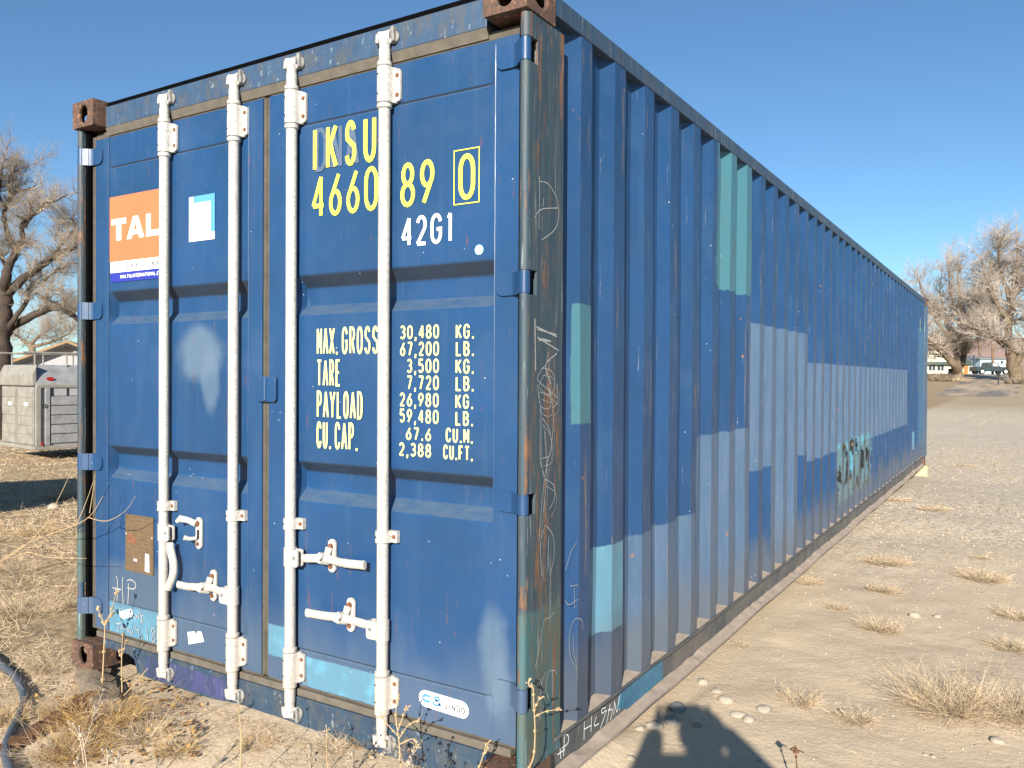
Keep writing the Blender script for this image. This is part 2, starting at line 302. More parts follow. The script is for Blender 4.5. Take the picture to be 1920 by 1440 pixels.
# ------------------------------------------------------------------ mesh helpers
class MB:
    def __init__(s): s.v = []; s.f = []; s.mi = []
    def add(s, vs, fs, m=0):
        o = len(s.v); s.v += [tuple(p) for p in vs]; s.f += [tuple(i+o for i in f) for f in fs]; s.mi += [m]*len(fs); return s
    def box(s, a, b, m=0):
        x0, y0, z0 = a; x1, y1, z1 = b
        if x0 > x1: x0, x1 = x1, x0
        if y0 > y1: y0, y1 = y1, y0
        if z0 > z1: z0, z1 = z1, z0
        return s.add([(x0,y0,z0),(x1,y0,z0),(x1,y1,z0),(x0,y1,z0),(x0,y0,z1),(x1,y0,z1),(x1,y1,z1),(x0,y1,z1)],
                     [(0,3,2,1),(4,5,6,7),(0,1,5,4),(1,2,6,5),(2,3,7,6),(3,0,4,7)], m)
    def obox(s, c, ux, uy, uz, m=0):        # oriented box: centre and three half-axis vectors
        c, ux, uy, uz = map(Vector, (c, ux, uy, uz))
        P = [c+ux*a+uy*b+uz*d for d in (-1,1) for a, b in ((-1,-1),(1,-1),(1,1),(-1,1))]
        return s.add(P, [(0,3,2,1),(4,5,6,7),(0,1,5,4),(1,2,6,5),(2,3,7,6),(3,0,4,7)], m)
    def tube(s, path, r, n=10, m=0, cap=True, squash=1.):
        path = [Vector(p) for p in path]; N = len(path)
        rs = r if isinstance(r, (list, tuple)) else [r]*N
        o = len(s.v); up = None
        for i, p in enumerate(path):
            t = (path[min(i+1, N-1)]-path[max(i-1, 0)])
            if t.length < 1e-9: t = Vector((0, 0, 1))
            t.normalize()
            if up is None:
                up = t.orthogonal().normalized() if abs(t.z) > .9 or squash == 1. else Vector((0, 0, 1))
            a = up - t*up.dot(t)
            if a.length < 1e-6: a = t.orthogonal()
            a.normalize(); up = a; b = t.cross(a)
            for k in range(n):
                q = 2*math.pi*k/n; s.v.append(tuple(p + a*math.cos(q)*rs[i] + b*math.sin(q)*rs[i]*squash))
        for i in range(N-1):
            for k in range(n):
                k2 = (k+1) % n; s.f.append((o+i*n+k, o+i*n+k2, o+(i+1)*n+k2, o+(i+1)*n+k)); s.mi.append(m)
        if cap:
            s.f.append(tuple(o+k for k in reversed(range(n)))); s.f.append(tuple(o+(N-1)*n+k for k in range(n))); s.mi += [m, m]
        return s
    def cyl(s, a, b, r, n=14, m=0): return s.tube([a, b], r, n, m)
    def prism(s, poly, ax, a0, a1, m=0):    # polygon in the other two axes, extruded along axis ax
        def P(p, t):
            return {'x': (t, p[0], p[1]), 'y': (p[0], t, p[1]), 'z': (p[0], p[1], t)}[ax]
        n = len(poly); vs = [P(p, a0) for p in poly]+[P(p, a1) for p in poly]
        return s.add(vs, [tuple(range(n)), tuple(range(2*n-1, n-1, -1))]+[(i, i+n, (i+1) % n+n, (i+1) % n) for i in range(n)], m)
    def obj(s, name, mats, parent=None, smooth=None, bevel=0, fixn=True, label=None):
        me = bpy.data.meshes.new(name); me.from_pydata(s.v, [], s.f)
        mats = mats if isinstance(mats, (list, tuple)) else [mats]
        for m in mats: me.materials.append(M[m] if isinstance(m, str) else m)
        if len(mats) > 1: me.polygons.foreach_set('material_index', s.mi)
        if fixn:
            bm = bmesh.new(); bm.from_mesh(me); bmesh.ops.recalc_face_normals(bm, faces=bm.faces); bm.to_mesh(me); bm.free()
        if smooth:
            me.polygons.foreach_set('use_smooth', [True]*len(me.polygons)); me.set_sharp_from_angle(angle=math.radians(smooth))
        me.update()
        o = bpy.data.objects.new(name, me); COL.objects.link(o)
        if bevel:
            b = o.modifiers.new('bevel', 'BEVEL'); b.width = bevel; b.segments = 2; b.limit_method = 'ANGLE'; b.angle_limit = math.radians(40)
        if parent: o.parent = parent
        if label: o['label'] = label
        return o
def tag(o, label=None, cat=None, group=None, kind=None):
    if label: o['label'] = label
    if cat: o['category'] = cat
    if group: o['group'] = group
    if kind: o['kind'] = kind
    return o
def thing(name, label, cat, loc=(0, 0, 0), group=None):
    o = bpy.data.objects.new(name, None); COL.objects.link(o); o.location = loc; o.empty_display_size = .2
    return tag(o, label, cat, group)
def keep(o, root):                        # parent while the mesh was built in world coordinates
    o.parent = root; o.matrix_parent_inverse = Matrix.Translation(root.location).inverted(); return o
def npmesh(name, V, F, mats, mi=None, parent=None, smooth=False):
    me = bpy.data.meshes.new(name); V = np.asarray(V, dtype=np.float32); F = np.asarray(F, dtype=np.int32)
    k = F.shape[1]
    me.vertices.add(len(V)); me.vertices.foreach_set('co', V.ravel())
    me.loops.add(F.size); me.loops.foreach_set('vertex_index', F.ravel())
    me.polygons.add(len(F)); me.polygons.foreach_set('loop_start', np.arange(0, F.size, k, dtype=np.int32))
    me.polygons.foreach_set('loop_total', np.full(len(F), k, dtype=np.int32))
    for m in mats: me.materials.append(M[m])
    if mi is not None: me.polygons.foreach_set('material_index', np.asarray(mi, dtype=np.int32))
    if smooth: me.polygons.foreach_set('use_smooth', np.ones(len(F), dtype=bool))
    me.update(calc_edges=True)
    o = bpy.data.objects.new(name, me); COL.objects.link(o)
    if parent: o.parent = parent
    return o
def rounded(x0, x1, z0, z1, r, n=5):
    P = []
    for cx, cz, a in ((x1-r, z1-r, 0), (x0+r, z1-r, 90), (x0+r, z0+r, 180), (x1-r, z0+r, 270)):
        for k in range(n+1):
            q = math.radians(a+90*k/n); P.append((cx+r*math.cos(q), cz+r*math.sin(q)))
    return P

# ------------------------------------------------------------------ ground
def hn(x, y, s, o=0.):
    return mnoise.noise(Vector((x*s+o, y*s-o, o*.37)))
def ss(t, a, b):
    t = np.clip((t-a)/(b-a), 0, 1); return t*t*(3-2*t)
def gh(x, y):                             # large shape of the ground (numpy friendly)
    x = np.asarray(x, dtype=float); y = np.asarray(y, dtype=float)
    z = -.035 + 0*x
    z = z - .13*ss(y, 8., 12.4)*(1-ss(y, 14, 22))
    z = z + 2.05*ss(y, 50, 124) - .12*ss(y, 14, 24)*(1-ss(y, 45, 75))
    d = np.clip(x+2.438, -99, 0)*0
    inx = ss(x, -2.1, -1.3)*(1-ss(x, -.05, .12)); 
    z = z + .062*inx*ss(y, -.7, -.15)*(1-ss(y, .5, .9))
    z = z - .40*ss(-x, 3.2, 13)*(1-ss(y, 40, 80))
    z = z + .02*ss(-x, 2.0, 2.6)*(1-ss(-x, 3.5, 5))
    return z
def axis(c, lo, hi, d0, g_):
    a = [c]; d = d0
    while a[-1] < hi:
        a.append(a[-1]+d); d *= g_ if a[-1]-c > 2.2 else 1.
    b = [c]; d = d0
    while b[-1] > lo:
        b.append(b[-1]-d); d *= g_ if c-b[-1] > 2.2 else 1.
    return np.array(sorted(set(b[1:]+a)))
XS = axis(0., -1500, 1500, .022, 1.04); YS = axis(.6, -800, 2600, .022, 1.04)
GX, GY = np.meshgrid(XS, YS)
GZ = gh(GX, GY)
fl = [(float(a), float(b)) for a, b in zip(GX.ravel(), GY.ravel())]
nz = np.empty(len(fl))
for i, (a, b) in enumerate(fl):
    if abs(a) < 14 and -6 < b < 22:
        near = abs(a) < 4 and b < 7
        nz[i] = .022*hn(a, b, 1.1) + .008*hn(a, b, 4.3, 5.) + (.0020*hn(a, b, 13., 9.) + .0022*hn(a, b, 31., 2.) if near else 0)
    else: nz[i] = .05*hn(a, b, .15)
# keep the soil clear of the rail and the door sill
clear = np.where((GX.ravel() > -.5) & (GX.ravel() < .12) & (GY.ravel() > .6), .3, 1.)
GZ = GZ + (nz*clear).reshape(GZ.shape)
# furrow under the container so that nothing pokes through its floor
inside = (GX > -2.40) & (GX < -.05) & (GY > .35) & (GY < 12.1)
GZ = np.where(inside, np.minimum(GZ, -.06), GZ)
ny, nx = GX.shape
idx = np.arange(ny*nx).reshape(ny, nx)
F_ = np.stack([idx[:-1, :-1], idx[:-1, 1:], idx[1:, 1:], idx[1:, :-1]], -1).reshape(-1, 4)
gob = npmesh('ground', np.stack([GX, GY, GZ], -1).reshape(-1, 3), F_, ['ground'], smooth=True)
tag(gob, kind='structure')
def gz(x, y):                             # ground height with its relief
    i = min(max(int(np.searchsorted(YS, y)), 1), ny-1); j = min(max(int(np.searchsorted(XS, x)), 1), nx-1)
    return float(GZ[i, j])
# hills
hb = []
hv = []; hf = []
az = np.linspace(math.radians(-88), math.radians(62), 150)
for i, a in enumerate(az):
    h = 14 + 5*mnoise.noise(Vector((a*5, 1, 0))) + 2.5*mnoise.noise(Vector((a*17, 4, 0)))
    h *= 2.9 if a > -.35 else 1.2
    for j, (r, hh) in enumerate(((620, -4), (700, h*.35), (800, h*.8), (900, h), (1000, h*.7), (1150, -6))):
        rr = r + 30*mnoise.noise(Vector((a*9, j, 3)))
        hv.append((math.sin(a)*rr, math.cos(a)*rr, hh + 1.5*mnoise.noise(Vector((a*40, j*2., 7)))))
for i in range(len(az)-1):
    for j in range(5): hf.append((i*6+j, (i+1)*6+j, (i+1)*6+j+1, i*6+j+1))
tag(npmesh('hills', hv, hf, ['hill'], smooth=True), kind='structure')

# ------------------------------------------------------------------ shipping container
W_, L_, H_ = 2.438, 12.192, 2.591
BOX = thing('shipping_container', 'long weathered blue forty foot shipping container with white locking rods on its doors', 'shipping container')
DY = .06
# corner castings
def holed_plate(mb, o, ex, ey, en, w_, h_, cx, cy, rx, ry, th=.014, n=24):
    o, ex, ey, en = map(Vector, (o, ex, ey, en))
    P = lambda a, b, d=0.: o+ex*a+ey*b+en*d
    inn = []; out = []
    for k in range(n):
        q = 2*math.pi*k/n; c, s_ = math.cos(q), math.sin(q)
        inn.append((cx+rx*c, cy+ry*s_))
        t = min([(w_-cx)/c if c > 1e-6 else 9, -cx/c if c < -1e-6 else 9, (h_-cy)/s_ if s_ > 1e-6 else 9, -cy/s_ if s_ < -1e-6 else 9])
        out.append((cx+t*c, cy+t*s_))
    for (a, b) in ((0, 0), (w_, 0), (w_, h_), (0, h_)):
        i = min(range(n), key=lambda k: (out[k][0]-a)**2+(out[k][1]-b)**2); out[i] = (a, b)
    vs = [P(*p) for p in out]+[P(*p) for p in inn]+[P(p[0], p[1], -th) for p in inn]
    fs = [(k, (k+1) % n, n+(k+1) % n, n+k) for k in range(n)]+[(n+k, n+(k+1) % n, 2*n+(k+1) % n, 2*n+k) for k in range(n)]
    mb.add(vs, fs)
def casting(x, y, z, sx, sy):             # x,y,z: outer lower corner; sx, sy: directions into the container
    mb = MB(); a, b, h = .162, .178, .118
    x1, y1 = x+sx*a, y+sy*b
    holed_plate(mb, (x, y, z), (sx, 0, 0), (0, 0, 1), (0, -sy, 0), a, h, a*.5, h*.5, .033, .040)
    holed_plate(mb, (x, y, z), (0, sy, 0), (0, 0, 1), (-sx, 0, 0), b, h, b*.5, h*.5, .042, .030)
    tz = z+h if z > 1 else z
    holed_plate(mb, (x, y, tz), (sx, 0, 0), (0, sy, 0), (0, 0, 1 if z > 1 else -1), a, b, a*.5, b*.5, .032, .060)
    bz = z if z > 1 else z+h
    mb.add([(x,y,bz),(x1,y,bz),(x1,y1,bz),(x,y1,bz)], [(0,1,2,3)])
    mb.add([(x1,y,z),(x1,y1,z),(x1,y1,z+h),(x1,y,z+h)], [(0,1,2,3)])
    mb.add([(x,y1,z),(x1,y1,z),(x1,y1,z+h),(x,y1,z+h)], [(0,1,2,3)])
    bm = bmesh.new(); me = bpy.data.meshes.new('corner_casting'); me.from_pydata(mb.v, [], mb.f); bm.from_mesh(me)
    bmesh.ops.remove_doubles(bm, verts=bm.verts, dist=.0006); bmesh.ops.recalc_face_normals(bm, faces=bm.faces)
    bm.to_mesh(me); bm.free(); me.materials.append(M['cast'])
    o = bpy.data.objects.new('corner_casting', me); COL.objects.link(o); o.parent = BOX
    bv = o.modifiers.new('bevel', 'BEVEL'); bv.width = .006; bv.segments = 2; bv.limit_method = 'ANGLE'; bv.angle_limit = math.radians(50)
for z in (0, H_-.118):
    for x, sx in ((0, -1), (-W_, 1)):
        casting(x, 0, z, sx, 1); casting(x, L_, z, sx, -1)
# door-end corner posts: rounded front nose cut away at the four hinge pins
PINS = [(2.317, 2.394), (1.601, 1.677), (.916, .983), (.305, .382)]
def post(side):                           # side=+1 right (x=0), -1 left
    X = (lambda a: a) if side > 0 else (lambda a: -W_-a)
    mb = MB()
    cuts = [(.118, .305), (.382, .916), (.983, 1.601), (1.677, 2.317), (2.394, H_-.121)]
    def nose(z0, z1):
        P = [(-.037, .075), (-.037, .032)]
        for k in range(7):
            q = math.radians(180-15*k); P.append((-.0215+.0155*math.cos(q), .029-.0155*math.sin(q)))
        for k in range(1, 7):
            q = math.radians(90-15*k); P.append((-.0205+.0165*math.cos(q), .029-.0155*math.sin(q)))
        P += [(-.004, .075)]
        mb.prism([(X(a), b) for a, b in P], 'z', z0, z1)
    for c in cuts: nose(*c)
    mb.box((X(-.012), .075, .118), (X(-.004), .245, H_-.121))
    mb.box((X(-.052), .090, .118), (X(-.012), .098, H_-.121)) # web behind the notches
    mb.box((X(-.052), .237, .118), (X(-.012), .245, H_-.121))
    mb.obj('corner_post', 'post', BOX, smooth=40)
    for z0, z1 in PINS:
        p = MB(); p.cyl((X(-.0215), .030, z0-.01), (X(-.0215), .030, z1+.01), .0145, 16)
        p.obj('hinge_pin', 'header', BOX, smooth=40)
    s_ = MB(); s_.box((X(-.0375), .040, .13), (X(-.050) if side > 0 else X(-.060), .115, H_-.125)); s_.obj('post_gap_strip', 'black', BOX)  # flat black strip filling the gap between post nose and door
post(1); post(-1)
for x0, x1 in ((-.12, 0), (-W_, -W_+.12)):
    MB().box((x0, L_-.15, .118), (x1, L_-.004, H_-.118)).obj('corner_post', 'rail', BOX, bevel=.006)
# header
hd = MB(); hx0, hx1 = -W_+.178, -.180
hd.box((hx0, .0495, 2.466), (hx1, .12, 2.561))
hd.obj('header', 'header', BOX, bevel=.004)
hd = MB(); hd.prism([(.0495, 2.4655), (.0605, 2.4325), (.12, 2.4325), (.12, 2.4655)], 'x', hx0, hx1)
hd.obj('header_lip', 'gask_lt', BOX)
MB().box((-W_+.06, .135, 2.405), (-.06, .16, 2.55)).obj('header_backing', 'black', BOX)  # black sheet puts the shade of the pockets under the castings into colour
MB().box((hx0-.0, .056, 2.561), (hx1, .12, 2.580)).obj('roof_edge', 'black', BOX)
# sill, with its lifting notch at the left
sl = MB(); zt, zb = .135, .020
sl.prism([(-2.28, zt), (-2.28, .098), (-2.08, .098), (-2.04, .083), (-2.02, zb+.01), (-1.92, zb), (-.17, zb), (-.17, zt)], 'y', .0505, .12)
sl.obj('sill', 'sill', BOX, bevel=.003)
MB().box((-2.28, .115, .02), (-.17, .14, .13)).obj('sill_backing', 'black', BOX)
def panel_decal(name, poly, y, mat, parent, th=.001):
    return MB().prism(poly, 'y', y, y-th).obj(name, mat, parent)
panel_decal('overpaint_patch', [(-1.95, .117), (-1.43, .117), (-1.41, .085), (-1.44, .033), (-1.94, .028), (-1.965, .06), (-1.95, .09)], .0505, 'purple', BOX, .0012)
MB().box((-2.34, .056, .1355), (-.08, .13, .163)).obj('sill_gasket', 'gask_lt', BOX, bevel=.004)
# rails
MB().box((-.062, .18, 2.516), (-.003, L_-.18, 2.581)).obj('top_rail', 'rail', BOX, bevel=.003)
MB().box((-W_+.003, .18, 2.516), (-W_+.062, L_-.18, 2.581)).obj('top_rail', 'rail', BOX, bevel=.003)
def RW(y): return .004*math.sin(y*3.1)+.003*math.sin(y*7.7)+.006*mnoise.noise(Vector((y*2.7, 1.3, 0)))*min(1, (y-.2)*2)
def low_rail(side):
    X = (lambda a: a) if side > 0 else (lambda a: -W_-a)
    r = MB(); y0, y1 = .21, L_-.18
    # C section: top flange, web, bottom flange, rippled a little along its length
    n = 60
    for k in range(n):
        a, b = y0+(y1-y0)*k/n, y0+(y1-y0)*(k+1)/n
        za, zb_ = RW(a), RW(b)
        if k > 40: za -= 0; 
        prof = [(-.055, .148), (-.055, .156), (.001, .156), (.001, .149), (-.022, .148), (-.030, .022), (.012, .012), (.012, .004), (-.036, .010), (-.045, .148)]
        m = len(prof)
        A = [(X(p[0]), a, p[1]+za) for p in prof]; B = [(X(p[0]), b, p[1]+zb_) for p in prof]
        r.add(A+B, [(i, (i+1) % m, m+(i+1) % m, m+i) for i in range(m)])
        if k in (0, n-1): r.add(A if k == 0 else B, [tuple(range(m))])
    r.obj('bottom_rail', 'lowrail', BOX)
low_rail(1); low_rail(-1)
# dust lying on the bottom flange and on the ledges at the foot of the wall
d_ = MB(); n = 160; rr = random.Random(3)
prev = None
for k in range(n+1):
    y = .215+(L_-.42)*k/n
    zz = RW(y)
    cur = [(-.0285, y, .036+zz+rr.uniform(-.004, .007)), (.0115, y, .0145+zz+rr.uniform(0, .002)), (.0125, y, .006+zz)]
    if prev: d_.add(prev+cur, [(0, 1, 4, 3), (1, 2, 5, 4)])
    prev = cur
d_.obj('rail_dust', 'ledge', BOX)
# corrugated walls
PITCH, Y0 = .2855, .4565
DPT = .036
def wall_profile(flip=False):
    P = [(.246, -DPT), (.315, -DPT), (.375, 0)]
    k = 0
    while True:
        yk = Y0+PITCH*k
        P += [(yk, 0.), (yk+.060, -DPT), (yk+.130, -DPT), (yk+.190, 0.)]
        k += 1
        if Y0+PITCH*k > 11.95: break
    P[-1] = (12.045, -DPT); P[-2] = (12.0, -DPT)
    return P
prof = wall_profile()
def wall(side):
    X = (lambda a: a-.006) if side > 0 else (lambda a: -W_-a+.006)
    V = []; Fq = []
    zs = np.linspace(.150, 2.517, 25); r_ = random.Random(5)
    # slight dents so that the sheet is not perfectly straight
    pr = []
    R0 = .004
    for (y, x) in prof: pr.append((y, x))
    for (y, x) in pr:
        for z in zs:
            b = .0060*mnoise.noise(Vector((y*1.3, z*1.1, 3+side))) + .0026*mnoise.noise(Vector((y*5, z*3, 8+side)))
            e = min(1, (z-.15)/.1, (2.517-z)/.1)
            V.append((X(min(x+b*e, .0045)), y+.008*mnoise.noise(Vector((y*3, z*1.2, 5+side)))*e, z))
    m = len(zs)
    for i in range(len(pr)-1):
        for j in range(m-1): Fq.append((i*m+j, (i+1)*m+j, (i+1)*m+j+1, i*m+j+1))
    me = MB(); me.v = V; me.f = Fq; me.mi = [0]*len(Fq)
    o = me.obj('side_wall', 'side', BOX, smooth=18, fixn=False)
    if side > 0: return o
    o.data.flip_normals(); return o
wall(1); wall(-1)
lg = MB(); rr = random.Random(11)
for k in range(-1, 41):                   # dust heaped in each recess at the foot of the wall
    yk = Y0+PITCH*k
    if k < 0: P = [(.25, -.042), (.25, -.006), (.372, -.005), (.320, -.041)]
    else: P = [(yk+.004, -.006), (yk+.062, -.042), (yk+.128, -.042), (yk+.186, -.006)]
    if P[2][0] > 11.99: break
    top = []; h1 = rr.uniform(.016, .024)
    for (y, x) in P: top.append((x, y, .158+(h1 if x < -.02 else .002)))
    bot = [(x, y, .1565) for (y, x) in P]
    lg.add(bot+top, [(0,1,2,3), (4,5,6,7), (0,1,5,4), (1,2,6,5), (2,3,7,6), (3,0,4,7)])
tag(lg.obj('ledge_dust', 'ledge', BOX), kind='stuff')
# far end wall, roof, floor
P = []
x = -W_+.12
while x < -.15:
    P += [(x, L_-.05), (x+.06, L_-.09), (x+.12, L_-.09), (x+.18, L_-.05)]; x += .24
mb = MB(); mb.v = [(a, b, z) for a, b in P for z in (.15, 2.5)]; mb.f = [(2*i, 2*i+2, 2*i+3, 2*i+1) for i in range(len(P)-1)]; mb.mi = [0]*len(mb.f)
mb.obj('end_wall', 'rail', BOX)
P = []; y = .14
while y < L_-.2:
    P += [(y, 2.572), (y+.02, 2.556), (y+.11, 2.556), (y+.13, 2.572)]; y += .21
mb = MB(); mb.v = [(xx, a, b) for a, b in P for xx in (-W_+.06, -.06)]; mb.f = [(2*i, 2*i+2, 2*i+3, 2*i+1) for i in range(len(P)-1)]; mb.mi = [0]*len(mb.f)
mb.obj('roof_panel', 'rail', BOX)
MB().box((-W_+.05, .12, .11), (-.05, L_-.12, .14)).obj('floor', 'wood', BOX)

# ---------------- doors
ZT, ZB = 2.424, .176
def door(x0, x1, px0, px1, xg0, xg1):
    """leaf from x0..x1, panel between the frame seams px0..px1 with two pressed horizontal grooves"""
    d = MB()
    y, yi, yb = DY, DY+.046, DY+.11
    fr = .0022                              # panel sits this much behind the frame
    # frame members
    d.box((x0, y, ZB), (px0, yb, ZT)); d.box((px1, y, ZB), (x1, yb, ZT))
    # top and bottom strips of the panel, separated by a crease
    prof = [(ZT, y+fr), (2.290, y+fr), (2.284, y+fr+.006), (2.278, y+fr), (1.722, y+fr), (1.678, yi), (1.612, yi), (1.572, y+fr),
            (1.022, y+fr), (.984, yi), (.918, yi), (.874, y+fr), (.318, y+fr), (.312, y+fr+.006), (.306, y+fr), (ZB, y+fr)]
    xe = [px0+.002, px0+.012, px1-.012, px1-.002]
    V = []; 
    xsn = [px0, px0+.010, px0+.034] + list(np.linspace(px0+.10, px1-.10, 8)) + [px1-.034, px1-.010, px1]
    # smooth the bends with a couple of extra points
    pts = []
    for i in range(len(prof)):
        z, q = prof[i]
        if 0 < i < len(prof)-1 and abs(prof[i][1]-prof[i-1][1])+abs(prof[i][1]-prof[i+1][1]) > .01:
            a, b = prof[i-1], prof[i+1]
            for t_, e in ((.007, a), (0, None), (.007, b)):
                if e is None: pts.append((z, q, True)); continue
                L = math.hypot(e[0]-z, e[1]-q); pts.append((z+(e[0]-z)*t_/L, q+(e[1]-q)*t_/L, False))
        else: pts.append((z, q, False))
    P2 = []
    for i, (z, q, c) in enumerate(pts):
        if c: z = (pts[i-1][0]+pts[i+1][0])/2*.5+z*.5; q = (pts[i-1][1]+pts[i+1][1])/2*.5+q*.5
        P2.append((z, q))
    P3 = []
    for i in range(len(P2)-1):
        (za, qa), (zb, qb) = P2[i], P2[i+1]; n = max(1, int((za-zb)/.07))
        for k in range(n): P3.append((za+(zb-za)*k/n, qa+(qb-qa)*k/n))
    P3.append(P2[-1])
    for (z, q) in P3:
        for i, xx in enumerate(xsn):
            e = 0 if (i == 0 or i == len(xsn)-1) else 1
            qq = (y+fr) if e == 0 else q
            qq += .0016*mnoise.noise(Vector((xx*2.2, z*2.2, 1.)))*e
            V.append((xx, qq, z))
    m = len(xsn)
    d.add(V, [(i*m+j, i*m+j+1, (i+1)*m+j+1, (i+1)*m+j) for i in range(len(P3)-1) for j in range(m-1)])
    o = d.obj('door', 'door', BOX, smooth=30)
    # gaskets round the leaf
    for za, zb_ in ((ZT+.001, ZT+.030), (ZB-.012, ZB-.001)):
        MB().box((x0-.004, y+.006, za), (x1+.004, y+.06, zb_)).obj('door_gasket', 'gasket', o, bevel=.003)
    return o
DL = door(-2.352, -1.233, -2.252, -1.312, 0, 0); DL['label'] = 'left door leaf with orange sticker and data plate'
DR = door(-1.194, -.052, -1.045, -.151, 0, 0); DR['label'] = 'right door leaf with yellow and cream lettering'
MB().box((-2.3925, .062, ZB-.01), (-2.3535, .12, ZT+.02)).obj('side_gasket', 'gasket', DL, bevel=.006)
MB().box((-.0515, .075, ZB-.01), (-.0505, .12, ZT+.02)).obj('side_gasket', 'gasket', DR)
gk = MB(); gk.box((-1.232, .064, ZB), (-1.1955, .12, ZT)); gk.box((-1.2145, .0605, ZB), (-1.2105, .0645, ZT)); gk.obj('middle_gasket', 'gasket', DR, bevel=.004)
for DO, xs in ((DL, (-2.252, -1.312)), (DR, (-1.045, -.151))):    # weld beads along the frame seams
    wb = MB(); rr = random.Random(2)
    for xx in xs:
        z = ZB+.01
        pts = []
        while z < ZT: pts.append((xx+rr.uniform(-.0006, .0006), .0595, z)); z += .06
        wb.tube(pts, .0018, 5)
    wb.obj('weld_bead', 'stickblue' if False else 'door', DO)
# middle clip over the joint
c = MB(); c.prism(rounded(-1.250, -1.143, 1.243, 1.342, .014), 'y', .046, .054)
c.tube([(-1.202, .047, 1.248), (-1.202, .047, 1.338)], .009, 10)
c.obj('overlap_plate', 'door', DR, smooth=40, bevel=.002)

# hinges
def hinge(side, z0, z1, door_o):
    X = (lambda a: a) if side > 0 else (lambda a: -W_-a)
    h = MB()
    prof = [(-.145, .052), (-.080, .052), (-.062, .044), (-.050, .030), (-.026, .0155), (-.026, .024), (-.044, .038), (-.056, .052), (-.078, .0605), (-.145, .0605)]
    # blade: flat tongue with rounded end, joggled outwards to wrap the pin
    h.prism([(X(a), b) for a, b in prof[1:-1]], 'z', z0, z1)
    n = 6; r = .028; P = [(X(-.079), z0), (X(-.079), z1)]
    for k in range(n+1):
        q = math.radians(90+90*k/n); P.append((X(-.117+r*math.cos(q)), z1-r+r*math.sin(q)))
    for k in range(n+1):
        q = math.radians(180+90*k/n); P.append((X(-.117+r*math.cos(q)), z0+r+r*math.sin(q)))
    h.prism(P, 'y', .0515, .0600)
    h.tube([(X(-.0215), .030, z0+.002), (X(-.0215), .030, z1-.002)], .0175, 14)
    h.obj('hinge', 'door', door_o, smooth=35)
for z0, z1 in PINS:
    hinge(1, z0+.002, z1-.002, DR)
for z0, z1 in ((2.310, 2.386), (1.600, 1.678), (.904, .980), (.238, .314)):
    hinge(-1, z0, z1, DL)

# locking rods
RY = .031; RR = .0205
def bracket(x, z0, z1, do, two=True):
    b = MB(); R = .0265; E = .053
    P = []
    for k in range(13):                    # outer half wrap
        q = math.radians(180+15*k); P.append((x+R*math.cos(q), RY+R*math.sin(q)))
    P += [(x+R+.002, .044), (x+R+.008, .0505), (x+R+.008, .0595), (x-R, .0595)]
    if two:
        b.prism(P, 'z', z0, z1)
        b.prism(rounded(x+R-.006, x+E, z0+.005, z1-.005, .010), 'y', .0500, .0592)
    else:
        b.prism(P[:13]+[(x+R+.004, .0425), (x+E, .0425), (x+E, .0595), (x-R, .0595)], 'z', z0, z1)
    b.obj('bracket', 'rod', do, smooth=38)
    yb = .050 if two else .0425
    zs = (z0+.027, z1-.027) if two else ((z0+z1)/2,)
    for z in zs:
        q = MB(); q.tube([(x+.0405, yb+.002, z), (x+.0405, yb-.003, z), (x+.0405, yb-.0055, z)], [.0075, .0075, .0045], 10); q.obj('bolt', 'bolt', do, smooth=30)
        q = MB(); q.cyl((x-.010, RY-.0235, z), (x-.010, RY-.0262, z), .0032, 8); q.obj('pin_hole', 'dark', do)
def rod(x, do, ztop=2.502, zbot=.088):
    r = MB()
    r.tube([(x, RY, zbot+.03), (x, RY, ztop-.03)], RR, 18)
    for z in (2.276, 2.420, .182, .316):
        r.tube([(x, RY, z-.010), (x, RY, z-.006), (x, RY, z+.006), (x, RY, z+.010)], [RR+.001, RR+.006, RR+.006, RR+.001], 18)
    o = r.obj('locking_rod', 'rod', do, smooth=35)
    bracket(x, 2.288, 2.409, do); bracket(x, .192, .306, do)
    bracket(x, .771, .811, do, False)
    for s_, zz in ((1, ztop), (-1, zbot)):
        c = MB()
        c.tube([(x, RY, zz-s_*.045), (x, RY, zz-s_*.030), (x, RY, zz-s_*.010), (x, RY, zz+s_*.004)], [.021, .0185, .0195, .023], 14)
        c.obox((x-.003, RY+.004, zz+s_*.014), (.019, .008, 0), (-.006, .016, 0), (0, 0, .014))
        c.obox((x-.024, RY-.002, zz+s_*.008), (.007, 0, 0), (0, .012, 0), (.002, 0, .016*s_))
        c.obox((x+.027, RY+.006, zz-s_*.002), (.013, 0, .006*s_), (0, .006, 0), (-.003, 0, .006))
        c.obj('cam', 'rod' if s_ > 0 else 'rod', do, smooth=30, bevel=.003)
        k = MB()
        y_ = .049 if s_ > 0 else .050
        k.obox((x+.036, y_-.012, zz+s_*.016), (.006, 0, .002), (0, .012, 0), (-.002, 0, .026))
        k.obox((x+.014, y_-.006, zz+s_*.034), (.026, 0, 0), (0, .006, 0), (0, 0, .006))
        k.obox((x-.034, y_-.012, zz+s_*.012), (.006, 0, 0), (0, .012, 0), (0, 0, .018))
        k.tube([(x+.030, y_, zz+s_*.010), (x+.030, y_-.010, zz+s_*.010)], .023, 14)
        k.tube([(x-.030, y_-.004, zz+s_*.010), (x-.030, y_-.022, zz+s_*.012)], .014, 9)
        k.obj('cam_keeper', 'cam', BOX, smooth=30, bevel=.003)
XR = [oy(307.5, 700, RY).x, oy(437.5, 700, RY).x, oy(545.5, 700, RY).x, oy(719, 700, RY).x]
rod(XR[0], DL); rod(XR[1], DL); rod(XR[2], DR); rod(XR[3], DR)

